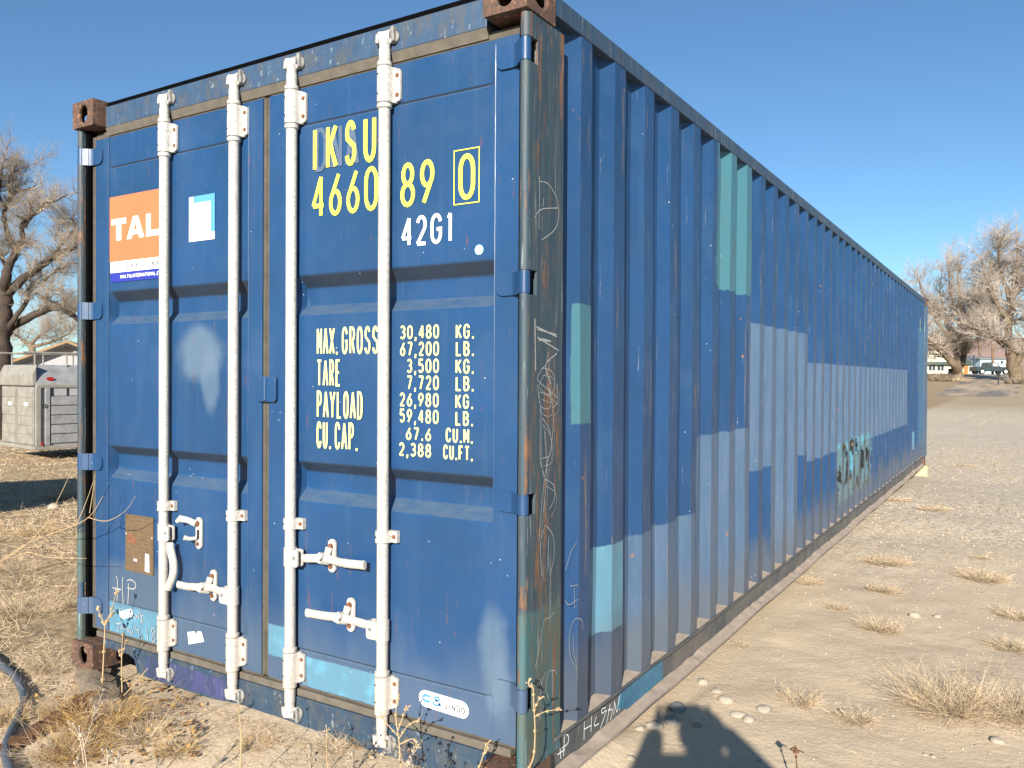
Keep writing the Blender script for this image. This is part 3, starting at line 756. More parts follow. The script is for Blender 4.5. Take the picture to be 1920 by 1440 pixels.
def keeper(x, z0, z1, do, closed=True, latch=True):
    k = MB(); k.prism(rounded(x-.019, x+.019, z0, z1, .0185), 'y', .050, .0595); k.obj('keeper_plate', 'rod', do, smooth=40, bevel=.0015)
    for z in (z0+.022, z1-.026):
        q = MB(); q.cyl((x-.002, .051, z), (x-.002, .041, z), .0105 if z > (z0+z1)/2 else .0075, 9); q.obj('bolt', 'bolt', do, smooth=30)
    l = MB(); zt = z1-.026; zm = (z0+z1)/2
    if closed:
        l.tube([(x-.003, .042, zt-.004), (x-.006, .032, zt-.030), (x-.010, .004, zm+.010), (x-.018, -.006, zm-.004)], [.014, .013, .013, .010], 8, squash=.55)
        l.tube([(x-.030, -.002, zm-.010), (x-.005, -.004, zm-.014), (x+.002, .03, zm-.024)], .006, 7)
    else:
        l.tube([(x-.003, .040, zt), (x-.040, .028, zt+.014), (x-.075, .018, zt+.018), (x-.095, .015, zt+.004)], [.014, .013, .015, .008], 8, squash=.6)
        l.tube([(x-.004, .045, z0+.045), (x-.020, .020, z0+.046), (x-.034, .005, z0+.052)], [.008, .008, .011], 8)
        s_ = MB(); s_.box((x-.008, .0485, z0+.042), (x+.006, .0500, z0+.080)); s_.obj('slot', 'dark', do)
    l.obj('latch', 'rod', do, smooth=40)
def handle(xr, zh, pts, do, dirn):
    h = MB()
    for s_ in (-1, 1):
        h.prism(rounded(xr+(.012 if dirn > 0 else -.058), xr+(.058 if dirn > 0 else -.012), zh-.034, zh+.030, .010), 'y', RY-.004+s_*.0125-.0035, RY-.004+s_*.0125+.0035)
    h.tube([(xr, RY, zh-.036), (xr, RY, zh+.034)], RR+.004, 16)
    h.obj('handle_hub', 'rod', do, smooth=35)
    q = MB(); q.cyl((xr+dirn*.040, RY-.020, zh), (xr+dirn*.040, RY-.0245, zh), .0065, 8); q.obj('rivet', 'cam', do)
    b = MB()
    b.tube([(p[0], p[1], p[2]) for p in pts], [.013]+[.0155]*(len(pts)-2)+[.0165], 12, squash=.55)
    b.obj('handle', 'rod', do, smooth=50)
def hp(lst, y=.020):                     # handle path on the plane of the rods
    out = []
    for i, (u, v) in enumerate(lst):
        p = oy(u, v, y); out.append((p.x, y, p.z))
    return out
def smooth_path(P, n=4):
    P = [Vector(p) for p in P]; out = []
    for i in range(len(P)-1):
        a, b, c, d = P[max(i-1, 0)], P[i], P[i+1], P[min(i+2, len(P)-1)]
        for k in range(n):
            t = k/n
            out.append(.5*((2*b)+(c-a)*t+(2*a-5*b+4*c-d)*t*t+(3*b-a-3*c+d)*t**3))
    out.append(P[-1]); return out
keeper(-.850, .627, .749, DR); handle(XR[2], .668, smooth_path(hp([(567, 1047), (600, 1047), (622, 1050), (645, 1056), (684, 1060)])), DR, 1)
keeper(-.757, .425, .548, DR); handle(XR[3], .466, smooth_path(hp([(690, 1172), (662, 1164), (640, 1158), (610, 1155), (575, 1149)])), DR, -1)
keeper(-1.511, .423, .551, DL); handle(XR[1], .472, smooth_path(hp([(417, 1112), (400, 1103), (378, 1101), (352, 1100), (334, 1096)])), DL, -1)
keeper(-1.603, .625, .757, DL, False)
handle(XR[0], .680, smooth_path(hp([(319, 1017), (320, 1032), (325, 1055), (324, 1080), (314, 1105)], .016)), DL, 1)

# ------------------------------------------------------------------ lettering: stroke alphabet
def arc(cx, cy, rx, ry, a0, a1, n=8):
    return [(cx+rx*math.cos(math.radians(a0+(a1-a0)*k/n)), cy+ry*math.sin(math.radians(a0+(a1-a0)*k/n))) for k in range(n+1)]
O_ = arc(.5, .68, .42, .32, 0, 180)+arc(.5, .32, .42, .32, 180, 360)+[(.92, .68)]
GL = {
 '0': [O_], 'O': [O_], 'I': [[(.5, 0), (.5, 1)]], '1': [[(.28, .84), (.58, 1), (.58, 0)]],
 '2': [arc(.5, .72, .4, .28, 165, -35)+[(.1, .0), (.92, 0)]],
 '3': [arc(.47, .76, .4, .24, 150, -80)+[(.40, .53)], [(.42, .53)]+arc(.47, .27, .44, .27, 80, -150)],
 '4': [[(.74, 0), (.74, 1)], [(.74, 1), (.06, .26), (.96, .26)]],
 '5': [[(.88, 1), (.2, 1), (.14, .55)]+arc(.48, .32, .42, .32, 100, -150)],
 '6': [[(.78, 1), (.13, .40)], arc(.5, .29, .40, .29, 180, 540, 16)],
 '7': [[(.08, 1), (.92, 1), (.38, 0)]],
 '8': [arc(.5, .76, .36, .24, -90, 270, 14), arc(.5, .26, .43, .26, 90, 450, 14)],
 '9': [arc(.5, .71, .40, .29, 0, 360, 16), [(.88, .60), (.25, 0)]],
 'A': [[(0, 0), (.5, 1), (1, 0)], [(.2, .3), (.8, .3)]],
 'B': [[(.1, 0), (.1, 1), (.5, 1)]+arc(.5, .76, .36, .24, 90, -90)+[(.1, .52)], [(.5, .52)]+arc(.5, .26, .42, .26, 90, -90)+[(.1, 0)]],
 'C': [arc(.5, .70, .42, .30, 10, 180)+arc(.5, .30, .42, .30, 180, 350)],
 'D': [[(.1, 0), (.1, 1), (.45, 1)]+arc(.45, .66, .47, .34, 90, 0)+arc(.45, .34, .47, .34, 0, -90)+[(.1, 0)]],
 'E': [[(.9, 1), (.1, 1), (.1, 0), (.9, 0)], [(.1, .52), (.75, .52)]],
 'F': [[(.9, 1), (.1, 1), (.1, 0)], [(.1, .52), (.75, .52)]],
 'G': [arc(.5, .70, .42, .30, 10, 180)+arc(.5, .30, .42, .30, 180, 350)+[(.92, .48), (.55, .48)]],
 'J': [[(.75, 1), (.75, .28)]+arc(.42, .28, .33, .28, 0, -165)],
 'K': [[(.12, 0), (.12, 1)], [(.92, 1), (.14, .42)], [(.36, .56), (.95, 0)]],
 'L': [[(.15, 1), (.15, 0), (.9, 0)]], 'M': [[(.05, 0), (.05, 1), (.5, .25), (.95, 1), (.95, 0)]],
 'N': [[(.1, 0), (.1, 1), (.9, 0), (.9, 1)]],
 'P': [[(.1, 0), (.1, 1), (.5, 1)]+arc(.5, .74, .40, .26, 90, -90)+[(.1, .48)]],
 'R': [[(.1, 0), (.1, 1), (.5, 1)]+arc(.5, .75, .38, .25, 90, -90)+[(.1, .50)], [(.5, .5), (.92, 0)]],
 'S': [arc(.5, .75, .38, .25, 15, 215, 9)+arc(.5, .27, .42, .27, 35, -165, 9)],
 'T': [[(0, 1), (1, 1)], [(.5, 1), (.5, 0)]],
 'U': [[(.1, 1), (.1, .3)]+arc(.5, .3, .4, .3, 180, 360)+[(.9, 1)]],
 'V': [[(0, 1), (.5, 0), (1, 1)]], 'W': [[(0, 1), (.25, 0), (.5, .8), (.75, 0), (1, 1)]], 'X': [[(0, 0), (1, 1)], [(0, 1), (1, 0)]],
 'Y': [[(0, 1), (.5, .5), (1, 1)], [(.5, .5), (.5, 0)]],
 '.': [[(.5, 0), (.5, .12)]], ',': [[(.55, .14), (.42, -.14)]], ' ': [],
 'h': [[(.1, 1), (.1, 0)], [(.1, .4), (.5, .55), (.85, .4), (.85, 0)]], '/': [[(.9, 1.05), (.1, -.1)]],
 '&': [[(.95, 0), (.28, .72)]+arc(.48, .80, .24, .20, 200, -20, 7)+[(.22, .42)]+arc(.42, .26, .34, .26, 140, 360, 8)+[(.92, .50)]],
}
def ribbon(mb, pts, wd, place, d0):
    """flat stroke of width wd; place(a,b,d) maps to world"""
    P = [pts[0]]
    for p in pts[1:]:
        if math.hypot(p[0]-P[-1][0], p[1]-P[-1][1]) > 1e-5: P.append(p)
    if len(P) < 2: return
    for i in range(1, len(P)-1):            # split at sharp turns, where a mitre would fold over
        ax_, ay_, bx_, by_ = P[i][0]-P[i-1][0], P[i][1]-P[i-1][1], P[i+1][0]-P[i][0], P[i+1][1]-P[i][1]
        if ax_*bx_+ay_*by_ < -.15*math.hypot(ax_, ay_)*math.hypot(bx_, by_):
            ribbon(mb, P[:i+1], wd, place, d0); ribbon(mb, P[i:], wd, place, d0+.00004); return
    closed = math.hypot(P[0][0]-P[-1][0], P[0][1]-P[-1][1]) < 1e-4 and len(P) > 4
    if closed: P = P[:-1]
    n = len(P); L = []; R = []
    for i, p in enumerate(P):
        a = P[(i-1) % n] if (closed or i > 0) else None
        b = P[(i+1) % n] if (closed or i < n-1) else None
        def nrm(s, e): 
            dx, dy = e[0]-s[0], e[1]-s[1]; l = math.hypot(dx, dy); return (-dy/l, dx/l)
        if a and b:
            n1, n2 = nrm(a, p), nrm(p, b); mx, my = n1[0]+n2[0], n1[1]+n2[1]; l = math.hypot(mx, my)
            if l < .2: mx, my, k = n1[0], n1[1], 1.
            else:
                mx, my = mx/l, my/l; k = 1/max(.45, mx*n1[0]+my*n1[1])
        else:
            mx, my = nrm(a, p) if a else nrm(p, b); k = 1.
        L.append((p[0]+mx*k*wd/2, p[1]+my*k*wd/2)); R.append((p[0]-mx*k*wd/2, p[1]-my*k*wd/2))
    o = [place(a, b, d0) for a, b in L]+[place(a, b, d0) for a, b in R]
    fs = [(i, (i+1) % n, n+(i+1) % n, n+i) for i in range(n if closed else n-1)]
    mb.add(o, fs)
def text(mb, s, x0, x1, z0, z1, wd, place, cw=None, gap=.28, d=0.):
    wdt = {'.': .45, ',': .45, ' ': .55, 'I': .4, '1': .7}
    ws = [wdt.get(ch, 1.) for ch in s]; tot = sum(ws)+gap*(len(s)-1)
    u = (x1-x0)/tot; x = x0; k = 0
    for ch, q in zip(s, ws):
        gw = u*q; st = GL.get(ch, [])
        hw = wd/2
        for pl in st:
            if ch in '.,': pp = [(x+gw*a if ch == '.' else x+gw*a, z0+b*(z1-z0)) for a, b in pl]
            else: pp = [(x+hw*.6+(gw-hw*1.2)*a, z0+hw+b*(z1-z0-wd)) for a, b in pl]
            if ch == '.': pp = [(pp[0][0], z0), (pp[0][0], z0+wd*1.1)]
            ribbon(mb, pp, wd, place, d+.00012*k); k += 1
        x += u*(q+gap)
def dplace(y=DY-.0006): return lambda a, b, d: (a, y-d, b)
PD = dplace()
def dtext(name, s, x0, x1, z0, z1, wd, mat, do, d=0., label=None, gap=.28):
    mb = MB(); text(mb, s, x0, x1, z0, z1, wd, PD, d=d, gap=gap)
    return mb.obj(name, mat, do, fixn=False, label=label)
# ghost of the old prefix under the yellow one
dtext('ghost_lettering', 'DNA', -.950, -.735, 2.100, 2.262, .017, 'ghost', DR, label='grey ghost letters DNA')
for ch, a, b in (('I', -.965, -.935), ('K', -.895, -.835), ('S', -.800, -.745), ('U', -.712, -.650)):
    dtext('letter', ch, a, b, 2.102, 2.266, .0185, 'yellow', DR, d=.0012)
dtext('lettering', '4660', -.967, -.640, 1.930, 2.088, .0165, 'yellow', DR, label='yellow digits 4660')
dtext('lettering', '89', -.542, -.392, 1.926, 2.079, .0165, 'yellow', DR, label='yellow digits 89')
dtext('lettering', '0', -.297, -.227, 1.924, 2.076, .0165, 'yellow', DR, label='yellow digit 0 in a box')
b = MB(); ribbon(b, [(-.313, 1.913), (-.213, 1.913), (-.213, 2.090), (-.313, 2.090), (-.313, 1.913)], .0035, PD, 0); b.obj('check_digit_box', 'yellow', DR, fixn=False)
dtext('lettering', '42G1', -.537, -.312, 1.790, 1.893, .0125, 'white', DR, label='white code 42G1')
for s_, a, b, c, d in (('MAX.', -.937, -.830, 1.424, 1.524), ('GROSS', -.812, -.638, 1.424, 1.524), ('TARE', -.937, -.817, 1.307, 1.406), ('PAYLOAD', -.937, -.710, 1.190, 1.291), ('CU.', -.937, -.863, 1.077, 1.178), ('CAP.', -.845, -.732, 1.077, 1.178)):
    dtext('lettering', s_, a, b, c, d, .0088, 'cream', DR)
for s_, a, b, c, d in (('30,480', -.540, -.371, 1.473, 1.521), ('KG.', -.304, -.228, 1.470, 1.519), ('67,200', -.540, -.371, 1.415, 1.464), ('LB.', -.304, -.228, 1.413, 1.462),
        ('3,500', -.510, -.371, 1.357, 1.406), ('KG.', -.304, -.228, 1.355, 1.404), ('7,720', -.510, -.371, 1.300, 1.349), ('LB.', -.304, -.228, 1.298, 1.347),
        ('26,980', -.541, -.371, 1.242, 1.290), ('KG.', -.304, -.230, 1.240, 1.288), ('59,480', -.541, -.371, 1.186, 1.234), ('LB.', -.304, -.230, 1.184, 1.232),
        ('67.6', -.513, -.402, 1.127, 1.172), ('CU.M.', -.342, -.231, 1.127, 1.176), ('2,388', -.543, -.402, 1.071, 1.118), ('CU.FT.', -.352, -.231, 1.070, 1.119)):
    dtext('lettering', s_, a, b, c, d, .0068, 'cream', DR)
def disc(cx, cz, r, mat, do, y=DY-.001, n=20):
    P = [(cx+r*math.cos(2*math.pi*k/n), cz+r*math.sin(2*math.pi*k/n)) for k in range(n)]
    return MB().prism(P, 'y', y, y-.0008).obj('sticker', mat, do)
disc(-.211, 1.757, .0165, 'paleaqua', DR)
# orange sticker
sk = MB(); sk.box((-2.242, DY-.0002, 1.856), (-1.845, DY-.0012, 2.149)); sk.obj('sticker', 'orange', DL, label='orange part of the large sticker')
sk = MB(); sk.box((-2.237, DY-.0002, 1.806), (-1.845, DY-.0012, 1.8555)); sk.obj('sticker', 'white', DL)
sk = MB(); sk.box((-2.235, DY-.0002, 1.763), (-1.845, DY-.0012, 1.8055)); sk.obj('sticker', 'navy', DL)
PS = dplace(DY-.0016)
def poly_letter(mb, polys, x0, x1, z0, z1):
    for k, pl in enumerate(polys): mb.add([PS(x0+a*(x1-x0), z0+b*(z1-z0), .0001*k) for a, b in pl], [tuple(range(len(pl)))])
mb = MB()
poly_letter(mb, [[(0, .74), (1, .74), (1, 1), (0, 1)], [(.33, 0), (.67, 0), (.67, .745), (.33, .745)]], -2.228, -2.118, 1.950, 2.048)
poly_letter(mb, [[(0, 0), (.27, 0), (.60, 1), (.36, 1)], [(.73, 0), (1, 0), (.64, 1), (.40, 1)], [(.2, .18), (.8, .18), (.74, .38), (.26, .38)]], -2.112, -1.985, 1.950, 2.048)
poly_letter(mb, [[(0, 0), (.36, 0), (.36, 1), (0, 1)], [(.355, 0), (1, 0), (1, .26), (.355, .26)]], -1.972, -1.880, 1.950, 2.048)
mb.obj('lettering', 'white', DL, fixn=False, label='bold white letters TAL')
mb = MB(); text(mb, 'INTERNATIONAL', -2.230, -1.850, 1.816, 1.846, .0042, PS, gap=.9); mb.obj('lettering', 'greyink', DL, fixn=False)
mb = MB(); text(mb, 'WWW.TALINTERNATIONAL.COM', -2.160, -1.850, 1.777, 1.794, .0034, PS, gap=.22); mb.obj('lettering', 'white', DL, fixn=False)
# white square sticker with its blue corner
panel_decal('sticker', [(-1.679, 1.902), (-1.516, 1.902), (-1.516, 1.934), (-1.541, 1.934), (-1.541, 2.060), (-1.651, 2.060), (-1.653, 2.088), (-1.679, 2.088)], DY-.0002, 'white', DL)
panel_decal('sticker', [(-1.5405, 1.9345), (-1.516, 1.9345), (-1.516, 2.089), (-1.6525, 2.089), (-1.6505, 2.0605), (-1.5405, 2.0605)], DY-.0002, 'stickblue', DL)
# data plate
MB().prism(rounded(-2.119, -1.915, .470, .724, .010), 'y', DY-.0002, DY-.0032).obj('data_plate', 'plate', DL, bevel=.0008)
mb = MB(); rr = random.Random(9)
ribbon(mb, [(-2.112, .478), (-1.922, .478), (-1.922, .716), (-2.112, .716), (-2.112, .478)], .0022, dplace(DY-.0036), 0)
for k in range(12):
    z = .700-.017*k; x = -2.100
    while x < -1.935:
        l = rr.uniform(.006, .022); 
        if rr.random() < .75 and not (k > 8 and x > -2.0): ribbon(mb, [(x, z), (min(x+l, -1.93), z)], .0022, dplace(DY-.0037), 0)
        x += l+.006
mb.obj('plate_engraving', 'gasket', DL, fixn=False)
a = oy(275, 1047, DY); b_ = oy(285, 1078, DY)
panel_decal('sticker', [(-1.972, .484), (-1.942, .482), (-1.944, .56), (-1.970, .562)], DY-.0035, 'white', DL)
panel_decal('sticker', [(-2.053, .520), (-2.030, .519), (-2.030, .529), (-2.053, .530)], DY-.0035, 'white', DL)
panel_decal('sticker', [(-2.105, .600), (-2.04, .59), (-2.035, .625), (-2.07, .64), (-2.10, .63)], DY-.0035, 'bolt', DL, .0003)
for k, (xx, zz) in enumerate(((-2.11, .635), (-1.923, .635))):
    disc(xx, zz, .004, 'rod', DL, DY-.004)
# torn white stickers
def quad_px(lst, y, mat, do, name='sticker'):
    P = [oy(u, v, y) for u, v in lst]; return panel_decal(name, [(p.x, p.z) for p in P], y-.0004, mat, do, .0006)
quad_px([(352, 1185), (365, 1184), (367, 1189), (372, 1183), (378, 1185), (383, 1203), (354, 1208)], DY, 'white', DL)
quad_px([(224, 1147), (247, 1141), (250, 1155), (226, 1162)], DY-.001, 'white', DL)
# maker's plate: white pill with blue mark
P = rounded(-.449, -.243, .2225, .279, .028, 8)
MB().prism([(a, b+(a+.346)*-.03) for a, b in P], 'y', DY-.0002, DY-.0012).obj('maker_plate', 'white', DR, label='white oval maker plate')
PM = dplace(DY-.0016)
mb = MB(); text(mb, 'C', -.434, -.398, .240, .270, .0095, PM); text(mb, '&', -.394, -.350, .236, .272, .0072, PM); mb.obj('logo', 'logoblue', DR, fixn=False)
mb = MB(); ribbon(mb, [(-.438, .2545), (-.352, .2520)], .0018, dplace(DY-.0032), 0); mb.obj('logo_stripe', 'white', DR, fixn=False)
mb = MB(); text(mb, 'JINDO', -.343, -.257, .2360, .2570, .0036, PM); mb.obj('lettering', 'ink', DR, fixn=False)
# chalk writing on the doors
def chalk(lines, place_px, wd, parent, mat='chalk', name='chalk_mark', jit=.0):
    k = 0; o = None
    for ln in lines:
        mb = MB(); P = [place_px(u, v) for u, v in ln]
        sp = smooth_path([(a, 0, b) for a, b in P], 4) if len(P) > 2 else [Vector((a, 0, b)) for a, b in P]
        ribbon(mb, [(p.x, p.z) for p in sp], wd, place_px.plane, .00010*k); k += 1
        o = mb.obj(name, mat, parent, fixn=False)
    return o
class DoorPx:
    def __init__(s, y): s.y = y; s.plane = lambda a, b, d: (a, y-.0008-d, b)
    def __call__(s, u, v): p = oy(u, v, s.y); return (p.x, p.z)
class SidePx:
    def __init__(s, x): s.x = x; s.plane = lambda a, b, d: (x+.0008+d, a, b)
    def __call__(s, u, v): p = ox(u, v, s.x); return (p.y, p.z)
def z7(pts, ox_=180, oy_=1040, k=8.): return [(ox_+a/k, oy_+b/k) for a, b in pts]
DP = DoorPx(DY)
chalk([z7([(305, 320), (325, 400), (318, 700)]), z7([(250, 495), (320, 510), (385, 525)]), z7([(408, 335), (400, 480), (412, 740)]),
       z7([(490, 430), (492, 560), (480, 745)]), z7([(472, 385), (530, 378), (590, 420), (600, 480), (560, 515), (470, 495)])], DP, .0052, DL)
chalk([z7([(365, 800), (355, 900)]), z7([(400, 800), (392, 830)]), z7([(515, 900), (520, 980)]), z7([(545, 850), (550, 900), (590, 960), (610, 930), (600, 890), (640, 950), (645, 880)]), z7([(655, 840), (690, 940), (680, 1025)]), z7([(715, 910), (680, 930), (715, 1030)]),
       z7([(320, 1020), (350, 1060), (330, 1140), (310, 1130)]), z7([(310, 1030), (380, 1030)]), z7([(370, 1140), (410, 1030), (440, 1130)]), z7([(380, 1100), (470, 1100)]), z7([(480, 1100), (490, 1160), (510, 1110), (545, 1190), (560, 1130)]),
       z7([(590, 1060), (610, 1120), (645, 1120)]), z7([(640, 1100), (650, 1190)]), z7([(690, 1200), (700, 1280)]), z7([(765, 1100), (785, 1280)]),
       z7([(890, 1120), (850, 1100), (840, 1150), (885, 1210), (890, 1280), (860, 1310), (845, 1260), (870, 1200), (895, 1150), (885, 1110)])], DP, .0040, DL)
# chalk scribble on the side of the corner post
def z2r(pts): return [(1000+a/4, 360+b/4) for a, b in pts]
def z3r(pts): return [(1000+a/4, 720+b/4) for a, b in pts]
def z4r(pts): return [(1000+a/4, 1080+b/4) for a, b in pts]
def z1r(pts): return [(1000+a/4, b/4) for a, b in pts]
SP = SidePx(-.004)
chalk([z1r([(42, 1320), (45, 1440), (40, 1720)]), z1r([(45, 1360), (110, 1380), (170, 1480), (190, 1600), (160, 1720), (60, 1800)]), z2r([(8, 190), (60, 130), (185, 120)]), z2r([(75, 45), (70, 110)])], SP, .0030, BOX)
chalk([z2r([(10, 950), (15, 1340)])], SP, .006, BOX)
chalk([z2r([(20, 1010), (175, 1085)]), z2r([(30, 1030), (170, 1070)]), z2r([(28, 1090), (190, 1190)]), z2r([(40, 1110), (130, 1120), (60, 1100)]),
       z2r([(175, 1210), (90, 1300), (130, 1440)])], SP, .0045, BOX)
scr = [z2r([(110, 1200), (95, 1290), (60, 1330), (30, 1400), (60, 1440), (130, 1500), (175, 1540)]), z2r([(60, 1320), (130, 1340), (160, 1420), (130, 1520), (50, 1500)]),
       z3r([(30, 0), (50, 160), (120, 180), (130, 90), (100, 0)]), z3r([(50, 160), (50, 560), (80, 700), (60, 900), (40, 1180)]), z3r([(60, 250), (120, 350), (130, 520), (60, 560)]),
       z3r([(180, 0), (175, 140), (140, 180)]), z3r([(150, 200), (140, 400), (110, 560), (80, 700)]), z3r([(80, 710), (150, 760), (155, 860), (115, 940)]), z3r([(75, 300), (95, 640), (75, 960)]),
       z3r([(85, 1060), (50, 1200), (60, 1440)]), z3r([(90, 1060), (145, 1140), (150, 1300), (120, 1440)]),
       z4r([(155, 270), (120, 310), (80, 330), (60, 420), (30, 600), (10, 690)]), z4r([(60, 420), (20, 640)]), z4r([(170, 740), (160, 710), (110, 720), (90, 850), (120, 930)]), z4r([(45, 770), (80, 930), (20, 1110)]), z4r([(90, 720), (60, 800), (45, 1000), (50, 1080)])]
chalk(scr, SP, .0026, BOX)
chalk([[(a+3, b+14) for a, b in l] for l in scr[:9]], SP, .0016, BOX)
rail_px = SidePx(-.0235)
chalk([z4r([(195, 1240), (205, 1370)]), z4r([(180, 1340), (235, 1300)]), z4r([(232, 1190), (225, 1350)]), z4r([(200, 1200), (255, 1190), (258, 1250), (215, 1290)]),
       z4r([(380, 1090), (378, 1230)]), z4r([(378, 1150), (430, 1120)]), z4r([(435, 1050), (430, 1170)]), z4r([(470, 1050), (455, 1120), (490, 1105)]),
       z4r([(540, 985), (510, 1000), (515, 1030), (545, 1010), (500, 1140)]), z4r([(575, 960), (545, 1110)]), z4r([(575, 975), (560, 1010), (590, 1000), (575, 1080)]), z4r([(605, 940), (600, 1040)]), z4r([(605, 940), (625, 1020), (640, 900)]), z4r([(650, 890), (655, 960)]), z4r([(675, 890), (640, 1010)]),
       ], rail_px, .0042, BOX, 'white')
chalk([z3r([(325, 1185), (280, 1260), (240, 1400)]), z4r([(275, 75), (350, 65)]), z4r([(305, 75), (310, 240)]), z4r([(235, 180), (270, 215), (350, 160)]),
       z4r([(325, 700), (275, 600), (270, 430), (310, 325), (360, 330), (370, 400)]), z4r([(325, 700), (300, 560), (295, 430)])], SidePx(-.005), .0026, BOX)
P = [ox(1094+4.6*math.cos(a), 1073+9*math.sin(a), -.005) for a in np.linspace(0, 2*math.pi, 17)[:-1]]
MB().prism([(p.y, p.z) for p in P], 'x', -.0045, -.0035).obj('sticker', 'aqua', BOX)
# overpainted patch and yellow character on the long side
P = [(.78, .142), (1.20, .138), (1.21, .045), (.83, .040), (.74, .075)]
MB().prism([(a, b) for a, b in P], 'x', -.0245, -.0205).obj('overpaint_patch', 'railblue', BOX)
mb = MB(); text(mb, 'U', 11.24, 11.33, 2.04, 2.25, .022, lambda a, b, d: (-.0035+d, a, b)); mb.obj('lettering', 'cream', BOX, fixn=False)

# ------------------------------------------------------------------ timber under the corners
def beam(name, label, cat, a, b, wd, th, mat, seed=1, rough=.012, nseg=12):
    rr = random.Random(seed); a, b = Vector(a), Vector(b); t = (b-a).normalized(); s_ = Vector((-t.y, t.x, 0)).normalized(); u = t.cross(s_)*-1
    if u.z < 0: u = -u
    mb = MB(); V = []; prof = [(-1, 0), (-.9, .55), (-.55, .95), (-.1, 1.), (.4, .92), (.85, .6), (1, 0), (.8, -.5), (-.8, -.5)]
    m = len(prof)
    for i in range(nseg+1):
        p = a.lerp(b, i/nseg)
        for (x, z) in prof:
            V.append(p+s_*(x*wd/2+rr.uniform(-rough, rough))+u*(z*th+rr.uniform(-rough, rough)*.7))
    Fs = [(i*m+j, i*m+(j+1) % m, (i+1)*m+(j+1) % m, (i+1)*m+j) for i in range(nseg) for j in range(m)]+[tuple(range(m)), tuple(nseg*m+j for j in range(m))]
    mb.add(V, Fs); o = mb.obj(name, mat, smooth=35); return tag(o, label, cat)
beam('wood_plank', 'grey weathered plank lying under the rusty left front corner of the container', 'plank', (-2.47, .10, -.035), (-1.93, -.16, -.03), .15, .035, 'wood', 4)
beam('rotten_log', 'reddish brown rotten log lying in dry weeds before the left door', 'log', (-2.02, -.14, -.02), (-2.02+.18, -.62, -.045), .09, .035, 'bark_red', 8, .010, 26)
tag(MB().box((-.26, 12.02, -.26), (.045, 12.26, -.004)).obj('wood_block', 'lumber', bevel=.005), 'pale lumber block under the far right corner of the container', 'block')
# grey hose looped at the lower left
hs = smooth_path([oz(u, v, .02) for u, v in ((-70, 1215), (-25, 1222), (8, 1242), (32, 1262), (44, 1290), (36, 1320), (22, 1350), (10, 1390), (30, 1450))], 6)
tag(MB().tube([(p.x, p.y, gz(p.x, p.y)+.016) for p in hs], .0155, 12).obj('hose', 'hose', smooth=60), 'grey garden hose looped on the grass at the lower left', 'hose')
MAT_END = True

# ------------------------------------------------------------------ stones, gravel, straw
def stone_mesh(seed, sub=2):
    bm = bmesh.new(); bmesh.ops.create_icosphere(bm, subdivisions=sub, radius=1)
    for v in bm.verts:
        n = mnoise.noise(v.co*1.1+Vector((seed*3.1, seed, 0)))
        v.co *= 1+.42*n+.16*mnoise.noise(v.co*3+Vector((seed, 5, 0)))
    me = bpy.data.meshes.new('stone'); bm.to_mesh(me); bm.free()
    me.polygons.foreach_set('use_smooth', [True]*len(me.polygons)); return me
STN = [  # u, v of its middle, width px, label
 (1272, 1332, 36, 'stoned', 'round grey stone half in the shadow of the raised phone'),
 (1260, 1356, 30, 'stoned', 'smaller stone in shade just below the round grey stone'),
 (1306, 1366, 18, 'stoned', 'small stone in the shaded middle between the light gaps'),
 (1361, 1322, 30, 'stone', 'long pale stone standing at the upper right edge of the shadow'),
 (1384, 1346, 32, 'stone', 'pale stone with a dark edge right of the shadow, left of its pair'),
 (1403, 1356, 26, 'stone', 'pale stone beside the shadow, right of its pair'),
 (1432, 1336, 28, 'stone', 'sandy stone with a dark left side beside the pair of pale stones'),
 (1226, 1364, 34, 'stone', 'flat pale stone left of the shadow near the rail'),
 (1184, 1424, 18, 'stone', 'white round pebble at the bottom edge beside the rail'),
 (1588, 1336, 26, 'stone', 'pale oblong stone inside the sparse dry tuft'),
 (1870, 1388, 26, 'stone', 'white flat stone in front of the big dry bushes'),
 (1734, 1411, 12, 'stone', 'left one of two small pebbles at the bottom of the picture'),
 (1750, 1414, 12, 'stone', 'right one of two small pebbles at the bottom of the picture'),
 (1200, 1368, 20, 'stone', 'flat sand-coloured stone nearest the rail and left of the shadow'),
 (1318, 1282, 24, 'stone', 'bright flat stone lying on open sand above the shadow'),
 (1345, 1302, 22, 'stone', 'narrow upright light stone between the sand and the shadow'),
 (1715, 1158, 24, 'stone', 'flat light stone on open sand between the middle tufts'),
 (1758, 1158, 16, 'stone', 'thin light stone on open sand right of the flat one'),
 (100, 918, 22, 'stone', 'small pale stone on the straw in front of the trailer shadow'),
 (1492, 1300, 9, 'stoned', 'tiny grey stone in front of the leftmost near tuft')]
for i, (u, v, wpx, m, lb) in enumerate(STN):
    p = oz(u, v, -.035); r_ = wpx/FPX*(p-CP).dot(CR @ Vector((0, 0, -1)))/2
    me = stone_mesh(i); me.materials.append(M[m]); o = bpy.data.objects.new('stone', me); COL.objects.link(o)
    rr = random.Random(i); o.scale = (r_, r_*rr.uniform(.7, 1.05), r_*rr.uniform(.5, .7)); o.rotation_euler = (0, 0, rr.uniform(-.5, .5)+.5)
    o.location = (p.x, p.y, gz(p.x, p.y)+r_*.08); tag(o, lb, 'stone', 'stones on the sand')
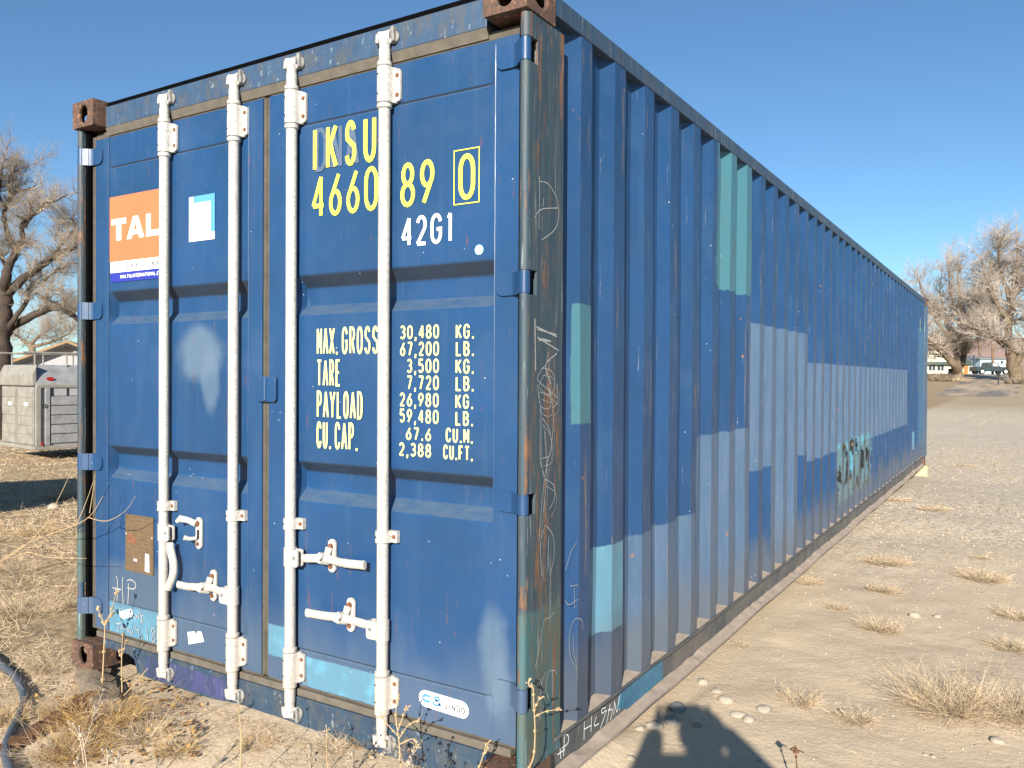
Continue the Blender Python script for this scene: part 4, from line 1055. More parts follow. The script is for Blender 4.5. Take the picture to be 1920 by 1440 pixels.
# gravel: octahedra scattered over the yard
def scatter_gravel(n, xr, yr, s0, s1, name, mats, bias=1.):
    x = RNG.uniform(*xr, n); y = yr[0]+(yr[1]-yr[0])*RNG.random(n)**bias
    d = np.hypot(x-CP.x, y-CP.y)
    s = RNG.uniform(0, 1, n)**3*(s1-s0)+s0
    s = s*np.clip(d/6, .7, 1.6)
    gi = np.clip(np.searchsorted(YS, y), 1, ny-1); gj = np.clip(np.searchsorted(XS, x), 1, nx-1); z = GZ[gi, gj]
    ok = ~((x > -2.45) & (x < .02) & (y > -.02) & (y < 12.2)); x, y, z, s = x[ok], y[ok], z[ok], s[ok]; n = len(x)
    B = np.array([(1,0,0),(0,1,0),(-1,0,0),(0,-1,0),(0,0,1),(0,0,-1)], float)
    V = B[None]*s[:, None, None]*RNG.uniform(.6, 1.2, (n, 6, 1)); V[:, :, 2] *= .6
    a = RNG.uniform(0, 6.28, n); c, q = np.cos(a)[:, None], np.sin(a)[:, None]
    X = V[:, :, 0]*c-V[:, :, 1]*q; Y = V[:, :, 0]*q+V[:, :, 1]*c
    V = np.stack([X+x[:, None], Y+y[:, None], V[:, :, 2]+z[:, None]+s[:, None]*.15], -1)
    T = np.array([(0,1,4),(1,2,4),(2,3,4),(3,0,4),(1,0,5),(2,1,5),(3,2,5),(0,3,5)])
    F = (T[None]+6*np.arange(n)[:, None, None]).reshape(-1, 3)
    o = npmesh(name, V.reshape(-1, 3), F, mats, mi=np.repeat(RNG.integers(0, len(mats), n), 8), smooth=False); tag(o, kind='stuff'); return o
M['grav1'] = mat_simple('gravel_light', (.60, .52, .41, 1), .9, .3, 3); M['grav2'] = mat_simple('gravel_sand', (.44, .34, .235, 1), .9, .3, 3); M['grav3'] = mat_simple('gravel_grey', (.31, .27, .23, 1), .9, .3, 3)
tag(scatter_gravel(60000, (-.2, 6), (-1.5, 18),   .0010, .0105, 'gravel', ['grav1', 'grav2', 'grav2', 'grav3'], .8), 'fine gravel and small pebbles over the sandy yard right of the container', 'gravel')
tag(scatter_gravel(20000, (-4.2, .1), (-2, 1.5), .0010, .0050, 'grit', ['grav1', 'grav2', 'grav2', 'grav3'], 1.), 'fine grit and crumbs on the soil in front of the doors', 'grit')

def blades(n, P, D, Ln, Wd, bend, nseg=3, up=None):
    """n curved flat stems: start P, direction D, length, width; bend vectors added quadratically"""
    t = np.linspace(0, 1, nseg+1)[None, :, None]
    C = P[:, None]+D[:, None]*Ln[:, None, None]*t+bend[:, None]*(t**2)*Ln[:, None, None]
    S = np.cross(D, RNG.normal(size=(n, 3))); S /= np.linalg.norm(S, axis=1, keepdims=True)+1e-9
    wv = S[:, None]*(Wd[:, None, None]*(1-.75*t)/2)
    V = np.stack([C-wv, C+wv], 2).reshape(n, -1, 3)
    k = np.arange(nseg); q = np.stack([2*k, 2*k+1, 2*k+3, 2*k+2], -1)
    F = (q[None]+(2*(nseg+1))*np.arange(n)[:, None, None]).reshape(-1, 4)
    return V.reshape(-1, 3), F
def gzv(x, y):
    gi = np.clip(np.searchsorted(YS, y), 1, ny-1); gj = np.clip(np.searchsorted(XS, x), 1, nx-1); return GZ[gi, gj]
# matted straw, left of and before the doors
n = 170000
d = np.exp(RNG.uniform(math.log(1.6), math.log(30), n)); a = RNG.uniform(math.radians(18), math.radians(66), n)  # angle from the view axis to the left
fx, fy = -math.sin(.5572), math.cos(.5572)
ca, sa = np.cos(a-math.radians(12)), np.sin(a-math.radians(12))
X = CP.x+d*(fx*ca-fy*sa); Y = CP.y+d*(fy*ca+fx*sa)
dens = np.array([mnoise.noise(Vector((float(p), float(q_), 0))*1.4) for p, q_ in zip(X, Y)])
inbox = (X > -2.5) & (X < .05) & (Y > -.03) & (Y < 12.4)
front = (X > -1.9) & (Y > -1.2)
ok = ~inbox & (dens > np.where(X > -2.0, .12, -.30)) & (X < -.25)
X, Y, d = X[ok], Y[ok], d[ok]; n = len(X)
Z = gzv(X, Y)
ang = RNG.uniform(0, 6.28, n); el = np.abs(RNG.normal(0, .22, n)); up_ = RNG.random(n) < .22; el = np.where(up_, RNG.uniform(.5, 1.3, n), el)
D = np.stack([np.cos(ang)*np.cos(el), np.sin(ang)*np.cos(el), np.sin(el)], -1)
V, F = blades(n, np.stack([X, Y, Z+.003], -1), D, RNG.uniform(.02, .085, n)*np.clip(d/4, .5, 1.6), np.clip(.0012*d/3, .0008, .009), RNG.normal(0, .25, (n, 3))*np.array([1, 1, .12]), 3)
o = npmesh('dry_grass', V, F, ['straw', 'straw2', 'straw3'], mi=np.repeat(RNG.integers(0, 3, n), 3)); tag(o, 'matted dry straw and grass left of the container', 'dry grass', kind='stuff')
n = 9000
X = RNG.uniform(-2.3, -.1, n); Y = -.02-RNG.random(n)**1.5*.9; Z = gzv(X, Y); ang = RNG.uniform(0, 6.28, n)
D = np.stack([np.cos(ang), np.sin(ang), 0*ang+.10], -1)
V, F = blades(n, np.stack([X, Y, Z+.002], -1), D, RNG.uniform(.008, .045, n), np.full(n, .0012), RNG.normal(0, .35, (n, 3))*np.array([1, 1, .1]), 2)
tag(npmesh('straw_litter', V, F, ['straw2', 'straw3', 'leaf', 'straw'], mi=np.repeat(RNG.integers(0, 4, n), 2)), 'broken straw lying on the soil before the doors', 'straw', kind='stuff')
# scattered bits of straw over the sand on the right
n = 2600
X = RNG.uniform(.05, 3.2, n); Y = RNG.uniform(-.6, 9, n); Z = gzv(X, Y); ang = RNG.uniform(0, 6.28, n)
D = np.stack([np.cos(ang), np.sin(ang), 0*ang+.06], -1)
V, F = blades(n, np.stack([X, Y, Z+.002], -1), D, RNG.uniform(.01, .05, n), np.full(n, .0015), RNG.normal(0, .3, (n, 3))*np.array([1, 1, .1]), 2)
tag(npmesh('straw_litter', V, F, ['straw2', 'straw3', 'straw'], mi=np.repeat(RNG.integers(0, 3, n), 2)), 'loose bits of straw over the sand', 'straw', kind='stuff')

def tuft(i, x, y, rad, h, n, lb, lean=(0, 0), flat=.5, mats=('straw3', 'straw2', 'straw'), wd=.0016, group='dry tufts on the sand'):
    r = np.random.default_rng(100+i); n = int(n*1.7)
    # a short crown with many forking stems
    P = []; Dd = []; L = []; B = []
    ang = r.uniform(0, 6.28, n); rr_ = rad*.55*np.sqrt(r.random(n)); px = x+np.cos(ang)*rr_; py = y+np.sin(ang)*rr_*.8
    a2 = ang+r.normal(0, .7, n); el = r.uniform(.15, 1.25, n)*(1-flat)+r.uniform(.05, .5, n)*flat
    D = np.stack([np.cos(a2)*np.cos(el)+lean[0], np.sin(a2)*np.cos(el)+lean[1], np.sin(el)], -1); D /= np.linalg.norm(D, axis=1, keepdims=True)
    L = r.uniform(.35, 1., n)*h*1.15
    z = gzv(px, py)
    P0 = np.stack([px, py, z], -1); bend = r.normal(0, .28, (n, 3)); bend[:, 2] -= .12
    V1, F1 = blades(n, P0, D, L, np.full(n, wd), bend, 4)
    m = n*3; src = r.integers(0, n, m); t = r.uniform(.25, .95, m)
    P2 = P0[src]+D[src]*(L[src]*t)[:, None]+bend[src]*((t**2)*L[src])[:, None]
    D2 = D[src]+r.normal(0, .55, (m, 3)); D2[:, 2] = np.abs(D2[:, 2])*.8; D2 /= np.linalg.norm(D2, axis=1, keepdims=True)
    V2, F2 = blades(m, P2, D2, r.uniform(.12, .4, m)*h, np.full(m, wd*.75), r.normal(0, .3, (m, 3)), 2)
    V = np.concatenate([V1, V2]); F = np.concatenate([F1, F2+len(V1)])
    V[:, 2] = np.maximum(V[:, 2], gzv(V[:, 0], V[:, 1])+.001)
    V -= np.array([x, y, 0])
    mi = np.concatenate([np.repeat(r.integers(0, 3, n), 4), np.repeat(r.integers(0, 3, m), 2)])
    o = npmesh('dry_tuft', V, F, list(mats), mi=mi); o.location = (x, y, 0); tag(o, lb, 'dry tuft', group); return o
TF = [(1780, 1335, .17, .20, 420, 'largest dry bush at the lower right with dark shadowed stems on its left', (-.2, .1), .25),
 (1895, 1345, .15, .17, 330, 'dry bush cut by the right edge of the picture beside the largest bush', (-.1, .1), .35),
 (1500, 1322, .075, .085, 150, 'small pale tuft lower middle, left of the one with a stone', (-.1, .1), .3),
 (1605, 1352, .085, .075, 140, 'sparse tuft with a pale stone in it', (0, 0), .4),
 (1648, 1180, .13, .09, 260, 'wide orange-tinged tuft on open sand right of the container rail', (.1, -.05), .6),
 (1570, 1140, .08, .05, 120, 'low trailing straw mat joining the wide tuft on its left', (-.2, .1), .85),
 (1655, 1110, .11, .08, 200, 'pale tuft right behind the wide orange-tinged tuft', (.1, .1), .5),
 (1890, 1212, .12, .07, 220, 'flat straggly tuft at the right edge at middle distance', (-.3, 0), .7),
 (1905, 1155, .13, .08, 200, 'low tuft at the right edge behind the flat straggly one', (-.2, 0), .7),
 (1840, 1085, .22, .10, 300, 'broad low patch of orange dry weeds towards the right edge', (0, 0), .75),
 (1660, 1058, .24, .09, 300, 'broad low patch of orange dry weeds ahead of the container rail', (.1, 0), .8),
 (1750, 955, .22, .09, 160, 'small dry tuft in the gravel beyond the broad patches', (0, 0), .8),
 (1510, 1092, .14, .07, 170, 'yellow straw patch close beside the container rail', (.1, 0), .8),
 (1680, 938, .20, .08, 120, 'thin straw patch beside the far part of the rail', (.1, 0), .85),
 (1838, 1048, .07, .05, 60, 'tiny dark tuft in the gravel near the right edge', (0, 0), .7),
 (1810, 868, .3, .07, 80, 'far low tuft in the gravel left of its twin', (0, 0), .85),
 (1860, 860, .3, .07, 80, 'far low tuft in the gravel right of its twin', (0, 0), .85),
 (1385, 1210, .05, .05, 60, 'short scraggy tuft beside the near part of the rail', (.1, 0), .7)]
for i, (u, v, rad, h, nn, lb, le, flt) in enumerate(TF):
    p = oz(u, v, -.035 if v > 900 else -.1); far_ = max(1., (p-CP).length/4.5)
    tuft(i, p.x, p.y, rad, h, nn, lb, le, flt, wd=.0016*far_)
tuft(40, *(lambda p: (p.x, p.y))(oz(190, 1365, 0)), .16, .17, 300, 'tangle of orange dry weeds round the rotten log', (0, 0), .4, ('straw', 'leafy', 'leaf'), group='dry weeds by the doors')
tuft(41, *(lambda p: (p.x, p.y))(oz(60, 1150, -.03)), .30, .14, 420, 'thick mat of dry straw left of the left corner post', (0, 0), .6, ('straw', 'straw3', 'straw2'), group='dry weeds by the doors')
tuft(42, *(lambda p: (p.x, p.y))(oz(125, 905, -.1)), .35, .22, 260, 'yellow weeds beside the corner post at the edge of the dark shadow', (0, 0), .4, ('straw', 'straw3', 'straw'), wd=.004, group='dry weeds by the doors')
tuft(43, *(lambda p: (p.x, p.y))(oz(780, 1428, .0)), .05, .13, 110, 'dry yellow weed clump at the foot of the rightmost locking rod', (0, 0), .1, ('straw', 'leafy', 'straw3'), wd=.0022, group='dry weeds by the doors')
tuft(44, *(lambda p: (p.x, p.y))(oz(905, 1465, .0)), .05, .09, 90, 'small dry weed clump near the foot of the near corner post', (0, 0), .2, ('straw', 'straw3', 'leafy'), wd=.002, group='dry weeds by the doors')
tuft(45, *(lambda p: (p.x, p.y))(oz(150, 1425, -.03)), .13, .12, 200, 'orange brown dry weeds at the bottom left edge', (0, 0), .3, ('leafy', 'straw', 'leaf'), group='dry weeds by the doors')
for k_, (u_, v_, ra_, h_, n_, lb_) in enumerate(((90, 1255, .13, .10, 160, 'straw tangle between the hose and the corner post'), (120, 1330, .10, .10, 150, 'orange weeds left of the rotten log'), (265, 1400, .10, .10, 170, 'low weeds in front of the fallen leaves'),
        (330, 1430, .09, .08, 130, 'low dry weeds at the bottom edge before the left door'), (30, 1060, .25, .14, 260, 'dry straw heap at the left edge beside the level stalk'), (70, 980, .3, .13, 260, 'yellow straw patch at the left edge beyond the straw heap'), (110, 1420, .10, .14, 200, 'tall orange weeds at the bottom left near the hose'),
        (480, 1420, .09, .05, 90, 'thin litter of weeds on bare soil before the middle of the doors'), (620, 1425, .08, .06, 110, 'small weeds before the right door, left of the rightmost rod'), (690, 1415, .06, .07, 110, 'weeds touching the sill left of the rightmost rod'), (960, 1450, .05, .08, 110, 'dry weeds at the foot of the near corner post'))):
    p_ = oz(u_, v_, -.02); tuft(60+k_, p_.x, p_.y, ra_, h_, n_, lb_, (0, 0), .5, ('straw', 'leafy', 'straw2') if k_ % 2 else ('straw', 'straw3', 'straw2'), wd=.0014, group='dry weeds by the doors')
tuft(46, *(lambda p: (p.x, p.y))(oz(15, 1350, -.03)), .10, .08, 200, 'short green and yellow grass inside the hose loop', (0, 0), .3, ('straw', 'leafy', 'greengrass') if 'greengrass' in M else ('straw', 'leafy', 'straw3'), group='dry weeds by the doors')

# individual stalks
def stalk(name, lb, paths, y, r=.0028, mat='straw', buds=True, yoff=0.):
    mb = MB(); rr = random.Random(len(lb))
    for k, ln in enumerate(paths):
        P = []
        for i, (u, v) in enumerate(ln):
            yy = y+yoff*i+rr.uniform(-.01, .01) if k else y+yoff*i
            p = oy(u, v, yy); P.append(p)
        sp = smooth_path(P, 4); m = len(sp)
        mb.tube(sp, [r*(1-.6*i/m)*(1. if k == 0 else .7) for i in range(m)], 6)
        if buds:
            for i in range(2, m, 3):
                mb.obox(sp[i], (r*1.3, 0, 0), (0, r*1.3, 0), (0, 0, r*1.1))
            e = sp[-1]
            for _ in range(4):
                q = Vector((rr.uniform(-1, 1), rr.uniform(-1, 1), rr.uniform(-.2, 1)))*.014; mb.tube([e, e+q], [r*.5, r*.9], 5)
    o = mb.obj(name, mat, smooth=40); return tag(o, lb, 'dry stalk', 'dry stalks near the doors')
stalk('dry_stalk', 'thick forked dry stalk standing in front of the left corner of the container', [[(191, 1300), (194, 1240), (197, 1170)], [(197, 1172), (190, 1158), (184, 1142)], [(197, 1172), (207, 1150), (218, 1112)], [(203, 1158), (212, 1152)]], -.06, .0042)
stalk('dry_stalk', 'second dry stalk just right of the thick forked one', [[(229, 1300), (228, 1240), (230, 1190)], [(229, 1228), (236, 1205)], [(229, 1235), (222, 1222)]], -.05, .0030)
stalk('dry_stalk', 'short slanting stalk leaning right at the foot of the sill', [[(222, 1315), (250, 1285), (277, 1253)]], -.06, .0030, buds=False)
stalk('dry_stalk', 'long stalk curving up and right from the left edge across the corner post', [[(-40, 1075), (0, 1052), (60, 1015), (140, 985), (172, 964), (193, 930)], [(165, 970), (200, 977), (235, 958), (254, 930)], [(143, 985), (162, 940), (180, 888)], [(168, 962), (174, 925), (178, 900)]], -.12, .0026, buds=False)
stalk('dry_stalk', 'long thin stalk rising steeply from the left edge', [[(-40, 1072), (0, 1055), (70, 1002), (112, 930), (140, 868)], [(66, 1003), (95, 975), (125, 940)]], -.16, .0024, buds=False)
stalk('dry_stalk', 'nearly level thin stalk pointing at the corner post', [[(-40, 1090), (40, 1038), (90, 1045), (162, 1047)]], -.14, .0024, buds=False)
stalk('dry_stalk', 'long bent stalk crossing the lower left ground', [[(40, 1450), (70, 1410), (125, 1355), (160, 1335), (200, 1340)]], -.35, .0024, buds=False)
stalk('dry_stalk', 'single straight straw stem leaning up in front of the middle of the doors', [[(250, 1445), (290, 1375), (335, 1300)]], -.30, .0024, buds=False)
stalk('dry_stalk', 'pale dry vine climbing beside the near corner post', [[(985, 1450), (1000, 1420), (1003, 1370), (1001, 1320), (1000, 1290)], [(1002, 1330), (1010, 1312)], [(1001, 1345), (1020, 1335), (1045, 1330)], [(1000, 1292), (990, 1280)]], -.035, .0026)
stalk('dry_stalk', 'short upright yellow stem before the right part of the doors', [[(893, 1450), (905, 1420), (912, 1395)], [(906, 1415), (915, 1405)]], -.06, .0024)
stalk('dry_stalk', 'yellow stem with a seed head left of the rightmost locking rod foot', [[(615, 1445), (612, 1400), (613, 1370)]], -.15, .0022)
stalk('dry_stalk', 'spreading dry weed with several arms at the foot of the rightmost locking rod', [[(752, 1440), (748, 1390), (742, 1340), (747, 1308)], [(748, 1385), (765, 1360), (783, 1352)], [(745, 1378), (728, 1360), (715, 1345)], [(746, 1370), (755, 1345), (760, 1330)], [(750, 1395), (775, 1385), (781, 1400)]], -.16, .0026)
stalk('dry_stalk', 'thin bud-tipped stem standing in front of the left door foot', [[(450, 1445), (452, 1380), (447, 1330)]], -.40, .0022)
stalk('dry_stalk', 'brown bud-tipped stick at the bottom edge right of the shadow', [[(1495, 1455), (1493, 1425), (1491, 1405)], [(1492, 1412), (1486, 1408)], [(1492, 1412), (1499, 1408)]], .55, .0028, 'bark_red')
# weeds nearer than the picture edge whose shadows fall on the doors and the soil
rr = random.Random(21)
for k, (x, y, h, lb) in enumerate(((-.30, -.42, .40, 'dark-headed dry weed before the right door, nearest the bottom edge'), (-.16, -.36, .36, 'bushy dry weed before the near corner of the container'), (-.48, -.40, .37, 'spindly dry weed left of the bushy one near the bottom edge'),
                                  (-1.05, -.75, .44, 'tall thin weed standing on bare soil before the middle of the doors'), (-.85, -.85, .40, 'branched weed on bare soil near the bottom edge'), (-.02, -.40, .38, 'stiff dry weed nearest the corner post'))):
    mb = MB(); z0 = gz(x, y)
    def arm(p, d_, L, r, lev):
        q = p+d_*L; mb.tube([p, p.lerp(q, .5)+Vector((rr.uniform(-1, 1), rr.uniform(-1, 1), 0))*L*.05, q], [r, r*.85, r*.6], 5)
        mb.obox(q, (r*2.2, 0, 0), (0, r*2.2, 0), (0, 0, r*2.2))
        if lev:
            for _ in range(3 if lev > 1 else 4):
                t = rr.uniform(.35, 1); dd = (d_+Vector((rr.uniform(-1, 1), rr.uniform(-1, 1), rr.uniform(-.1, .6)))*.8).normalized()
                arm(p.lerp(q, t), dd, L*rr.uniform(.3, .5), r*.7, lev-1)
    arm(Vector((x, y, z0)), Vector((rr.uniform(-.1, .1), rr.uniform(-.1, .1), 1)).normalized(), h*.72, .0026, 2)
    tag(mb.obj('dry_weed', 'straw2'), lb, 'dry weed', 'dry weeds casting shadows on the doors')
# fallen leaves
def leaf_bits(n, u0, u1, v0, v1, mats, name, lb, s=.016):
    V = []; Fq = []; mi = []; rr = random.Random(n)
    for i in range(n):
        p = oz(rr.uniform(u0, u1), rr.uniform(v0, v1), -.02); z = gz(p.x, p.y)+.006+rr.uniform(0, .012)
        a = rr.uniform(0, 6.28); e1 = Vector((math.cos(a), math.sin(a), rr.uniform(-.4, .4)))*s*rr.uniform(.5, 1); e2 = Vector((-math.sin(a), math.cos(a), rr.uniform(-.5, .5)))*s*rr.uniform(.3, .7)
        c = Vector((p.x, p.y, z)); o = len(V); V += [c-e1, c+e2*.9-e1*.2, c+e1, c-e2+e1*.1, c+Vector((0, 0, s*.25))]; Fq += [(o, o+1, o+4), (o+1, o+2, o+4), (o+2, o+3, o+4), (o+3, o, o+4)]; mi += [i % len(mats)]*4
    return tag(npmesh(name, V, Fq, mats, mi=mi), lb, 'dead leaves', kind='stuff')
leaf_bits(420, 60, 380, 1270, 1445, ['leaf', 'leafy', 'bark_red', 'straw'], 'dead_leaves', 'crumpled brown and yellow dead leaves round the rotten log')
leaf_bits(120, 690, 960, 1385, 1450, ['leafy', 'straw3', 'leaf', 'straw3'], 'dead_leaves', 'pale curled dead leaves along the foot of the right door', .013)

# ------------------------------------------------------------------ bare trees
class Tree:
    def __init__(s, seed): s.r = random.Random(seed); s.limbs = MB(); s.tw = []   # twigs: (p, q, r)
    def limb(s, pts, r0, r1, n=8):
        sp = smooth_path(pts, 5); m = len(sp)
        rs = [r0+(r1-r0)*(i/(m-1)) for i in range(m)]
        j = [p+Vector((s.r.uniform(-1, 1), s.r.uniform(-1, 1), s.r.uniform(-1, 1)))*rs[i]*.14 for i, p in enumerate(sp)]
        s.limbs.tube(j, rs, n); return list(zip(j, rs))
    def grow(s, p, d, L, r, lev, up=.12, droop=0.):
        n = 3; q = p; dd = d.normalized()
        for i in range(n):
            dd = (dd+Vector((s.r.gauss(0, .22), s.r.gauss(0, .22), s.r.gauss(0, .18)+up-droop))).normalized()
            q2 = q+dd*L/n; ra, rb = r*(1-.6*i/n), r*(1-.6*(i+1)/n)
            s.tw.append((q, q2, ra, rb))
            if lev > 0:
                k = 1+(s.r.random() < .7)+(lev > 1 and s.r.random() < .5)
                for _ in range(k):
                    side = dd.cross(Vector((s.r.gauss(0, 1), s.r.gauss(0, 1), s.r.gauss(0, 1)))).normalized()
                    s.grow(q.lerp(q2, s.r.random()), (dd*.75+side*s.r.uniform(.45, 1.1)), L*s.r.uniform(.42, .72), max(rb*.7, .35*r), lev-1, up, droop)
            q = q2
    def finish(s, root, mat_t, mat_c, tname='trunk'):
        o = s.limbs.obj(tname, mat_t, smooth=60); keep(o, root)
        A = np.array([tuple(t[0]) for t in s.tw]); B = np.array([tuple(t[1]) for t in s.tw]); ra = np.array([t[2] for t in s.tw]); rb = np.array([t[3] for t in s.tw])
        D = B-A; D /= np.linalg.norm(D, axis=1, keepdims=True)+1e-9
        U = np.cross(D, np.array([.3, .5, .81])); U /= np.linalg.norm(U, axis=1, keepdims=True)+1e-9; W = np.cross(D, U)
        V = []
        for k in range(3):
            q = 2*math.pi*k/3; e = U*math.cos(q)+W*math.sin(q); V.append(A+e*ra[:, None])
        for k in range(3):
            q = 2*math.pi*k/3; e = U*math.cos(q)+W*math.sin(q); V.append(B+e*rb[:, None])
        V = np.stack(V, 1).reshape(-1, 3); T = np.array([(0,1,4,3),(1,2,5,4),(2,0,3,5)]); F = (T[None]+6*np.arange(len(A))[:, None, None]).reshape(-1, 4)
        c = npmesh('crown', V, F, [mat_c]); keep(c, root); return o, c
def grove_tree(name, lb, base, limbs, depth, seed, mt, mc, per=6, L0=1.6, tr=.03, lev=3, up=.12, jit=.8, group=None):
    """limbs: lists of (u, v) on the sight-lines at this depth, with radii in metres"""
    T = Tree(seed); rr = random.Random(seed)
    for (pts, r0, r1, tw) in limbs:
        P = []; dz = 0.
        for i, (u, v) in enumerate(pts):
            if i: dz += rr.uniform(-jit, jit)
            P.append(at(u, v, depth+dz*(0 if tw == 0 else 1)))
        sp = T.limb(P, r0, r1)
        if tw:
            m = len(sp)
            for k in range(int(tw*per)):
                i = rr.randint(max(1, int(m*.28)), m-1); p, r = sp[i]
                ax = (sp[min(i+1, m-1)][0]-sp[i-1][0]).normalized(); side = ax.cross(Vector((rr.gauss(0, 1), rr.gauss(0, 1), rr.gauss(0, 1)))).normalized()
                T.grow(p, side+ax*rr.uniform(.1, .9)+Vector((0, 0, .25)), L0*rr.uniform(.45, 1.1), max(tr*.7, min(tr*1.6, r*.4)), lev, up)
            p, r = sp[-1]; T.grow(p, (sp[-1][0]-sp[-2][0]), L0, max(r, tr), lev, up)
    root = thing(name, lb, 'tree', base, group); T.finish(root, mt, mc); return root
# big dark tree at the left edge, behind the trailer
LD = 23.
def zt(pts, ox_=0, oy_=300, k=4.2375): return [(ox_+a/k, oy_+b/k) for a, b in pts]
limbs = [
 ([(-12, 840), (-6, 760), (-2, 690), (2, 630), (5, 590), (8, 560), (10, 545)], .36, .19, 0),
 (zt([(30, 1060), (45, 940), (60, 860), (110, 760), (150, 690), (180, 630), (170, 540), (210, 470), (300, 420)]), .15, .04, 5),
 (zt([(60, 860), (20, 780), (-10, 700), (-60, 600)]), .08, .03, 3),
 (zt([(130, 720), (70, 620), (40, 500), (35, 400), (80, 300), (150, 250), (250, 235)]), .09, .03, 5),
 (zt([(35, 400), (-10, 260), (10, 120), (20, 20)]), .05, .02, 4),
 (zt([(80, 300), (75, 190), (110, 100), (200, 60)]), .05, .018, 4),
 (zt([(180, 540), (240, 470), (340, 350), (430, 330), (540, 270)]), .04, .015, 4),
 (zt([(60, 1060), (160, 960), (270, 890), (380, 800), (480, 740), (600, 690), (700, 640)]), .13, .06, 7),
 (zt([(380, 800), (470, 700), (560, 590), (600, 520), (560, 460)]), .05, .02, 5),
 (zt([(60, 1340), (130, 1240), (220, 1110), (230, 1020), (280, 970), (340, 1000)]), .08, .03, 4),
 (zt([(30, 1420), (90, 1330), (200, 1270), (300, 1220), (400, 1180), (500, 1180), (570, 1230), (640, 1290), (700, 1380)]), .13, .045, 5),
 (zt([(330, 1090), (420, 1130), (520, 1160), (620, 1200)]), .05, .02, 4),
 (zt([(350, 960), (420, 900), (500, 830), (620, 820)]), .035, .015, 4),
 ([(-12, 700), (-60, 620), (-110, 520), (-150, 420)], .16, .05, 6), ([(-8, 600), (-50, 500), (-80, 400), (-60, 330)], .14, .04, 6)]
grove_tree('bare_tree', 'large bare dark-trunked tree at the left edge behind the trailer', tuple(at(-12, 840, LD)), limbs, LD, 5, 'barkdark', 'twig', per=4.2, L0=.78, tr=.0105, lev=3, jit=.35)
# two bare cottonwoods at the far right
RD = 84.
limbs = [
 ([(1798, 716), (1797, 704), (1794, 692)], .50, .42, 0),
 ([(1794, 696), (1786, 680), (1770, 664), (1757, 652), (1745, 640), (1735, 622)], .42, .12, 5),
 ([(1796, 694), (1795, 676), (1790, 650), (1778, 620), (1770, 590), (1762, 545)], .36, .08, 9),
 ([(1797, 694), (1806, 670), (1808, 645), (1806, 610), (1800, 570), (1795, 520)], .38, .08, 9),
 ([(1807, 655), (1822, 620), (1835, 580), (1838, 545)], .2, .06, 7),
 ([(1785, 640), (1755, 600), (1735, 560), (1722, 525)], .18, .05, 8),
 ([(1760, 655), (1730, 640), (1710, 610), (1700, 570)], .2, .05, 7),
 ([(1806, 610), (1785, 560), (1778, 500)], .12, .04, 7), ([(1757, 652), (1740, 655), (1722, 660)], .12, .04, 6)]
grove_tree('bare_tree', 'bare cottonwood with a forked pale trunk in front of the cream house', tuple(at(1798, 716, RD)), limbs, RD, 9, 'bark', 'twigfar', per=6.2, L0=2.4, tr=.050, lev=2, jit=1.6, group='bare cottonwoods by the far road')
limbs = [
 ([(1908, 716), (1905, 700), (1899, 680), (1897, 655)], .66, .52, 0),
 ([(1897, 658), (1890, 630), (1893, 600), (1896, 560), (1905, 510), (1908, 460)], .5, .09, 10),
 ([(1897, 655), (1880, 645), (1862, 632), (1845, 622), (1822, 615)], .32, .07, 8),
 ([(1892, 605), (1870, 570), (1855, 540), (1845, 510), (1838, 485)], .25, .06, 9),
 ([(1896, 570), (1880, 520), (1872, 480), (1880, 450)], .22, .05, 9),
 ([(1899, 690), (1915, 665), (1930, 630), (1945, 580), (1955, 520)], .4, .08, 9),
 ([(1900, 560), (1925, 520), (1940, 470)], .2, .05, 8), ([(1886, 590), (1850, 590), (1830, 560)], .18, .05, 8)]
grove_tree('bare_tree', 'taller bare cottonwood with a thick leaning trunk at the right edge', tuple(at(1908, 716, RD-4)), limbs, RD-4, 14, 'bark', 'twigfar', per=6.2, L0=2.4, tr=.050, lev=2, jit=1.6, group='bare cottonwoods by the far road')
limbs = [([(1838, 706), (1838, 670), (1836, 640)], .3, .2, 0), ([(1836, 650), (1826, 600), (1815, 560)], .2, .05, 7), ([(1836, 640), (1845, 600), (1858, 560)], .2, .05, 7), ([(1837, 655), (1855, 630), (1875, 610)], .15, .05, 6)]
grove_tree('bare_tree', 'thin bare tree far behind, between the two cottonwoods', tuple(at(1838, 706, 150.)), limbs, 150., 17, 'bark', 'twigfar', per=4, L0=4., tr=.04, lev=2, jit=2.)
limbs = [([(60, 690), (60, 660), (58, 640)], .3, .2, 0), ([(58, 650), (40, 635), (20, 622)], .15, .05, 7), ([(58, 645), (75, 628), (95, 615)], .15, .05, 7), ([(60, 650), (100, 640), (130, 625)], .15, .05, 7)]
grove_tree('bare_tree', 'pale distant bare tree behind the tan-roofed house', tuple(at(60, 690, 60.)), limbs, 60., 27, 'bark', 'twigfar', per=5, L0=2.2, tr=.014, lev=2, jit=1.)

# ------------------------------------------------------------------ background: things built in their own frame
class Frame:                              # local axes: X along the facade, Y away from the viewer, Z up
    def __init__(s, o, xdir):
        s.o = Vector(o); x = Vector((xdir[0], xdir[1], 0)).normalized(); s.m = Matrix((( x.x, -x.y, 0), (x.y, x.x, 0), (0, 0, 1)))
        s.ang = math.atan2(x.y, x.x)
    def root(s, name, lb, cat, group=None):
        r = thing(name, lb, cat, s.o, group); r.rotation_euler = (0, 0, s.ang); return r
def part(mb, name, mat, root, **k):
    o = mb.obj(name, mat, root, **k); return o

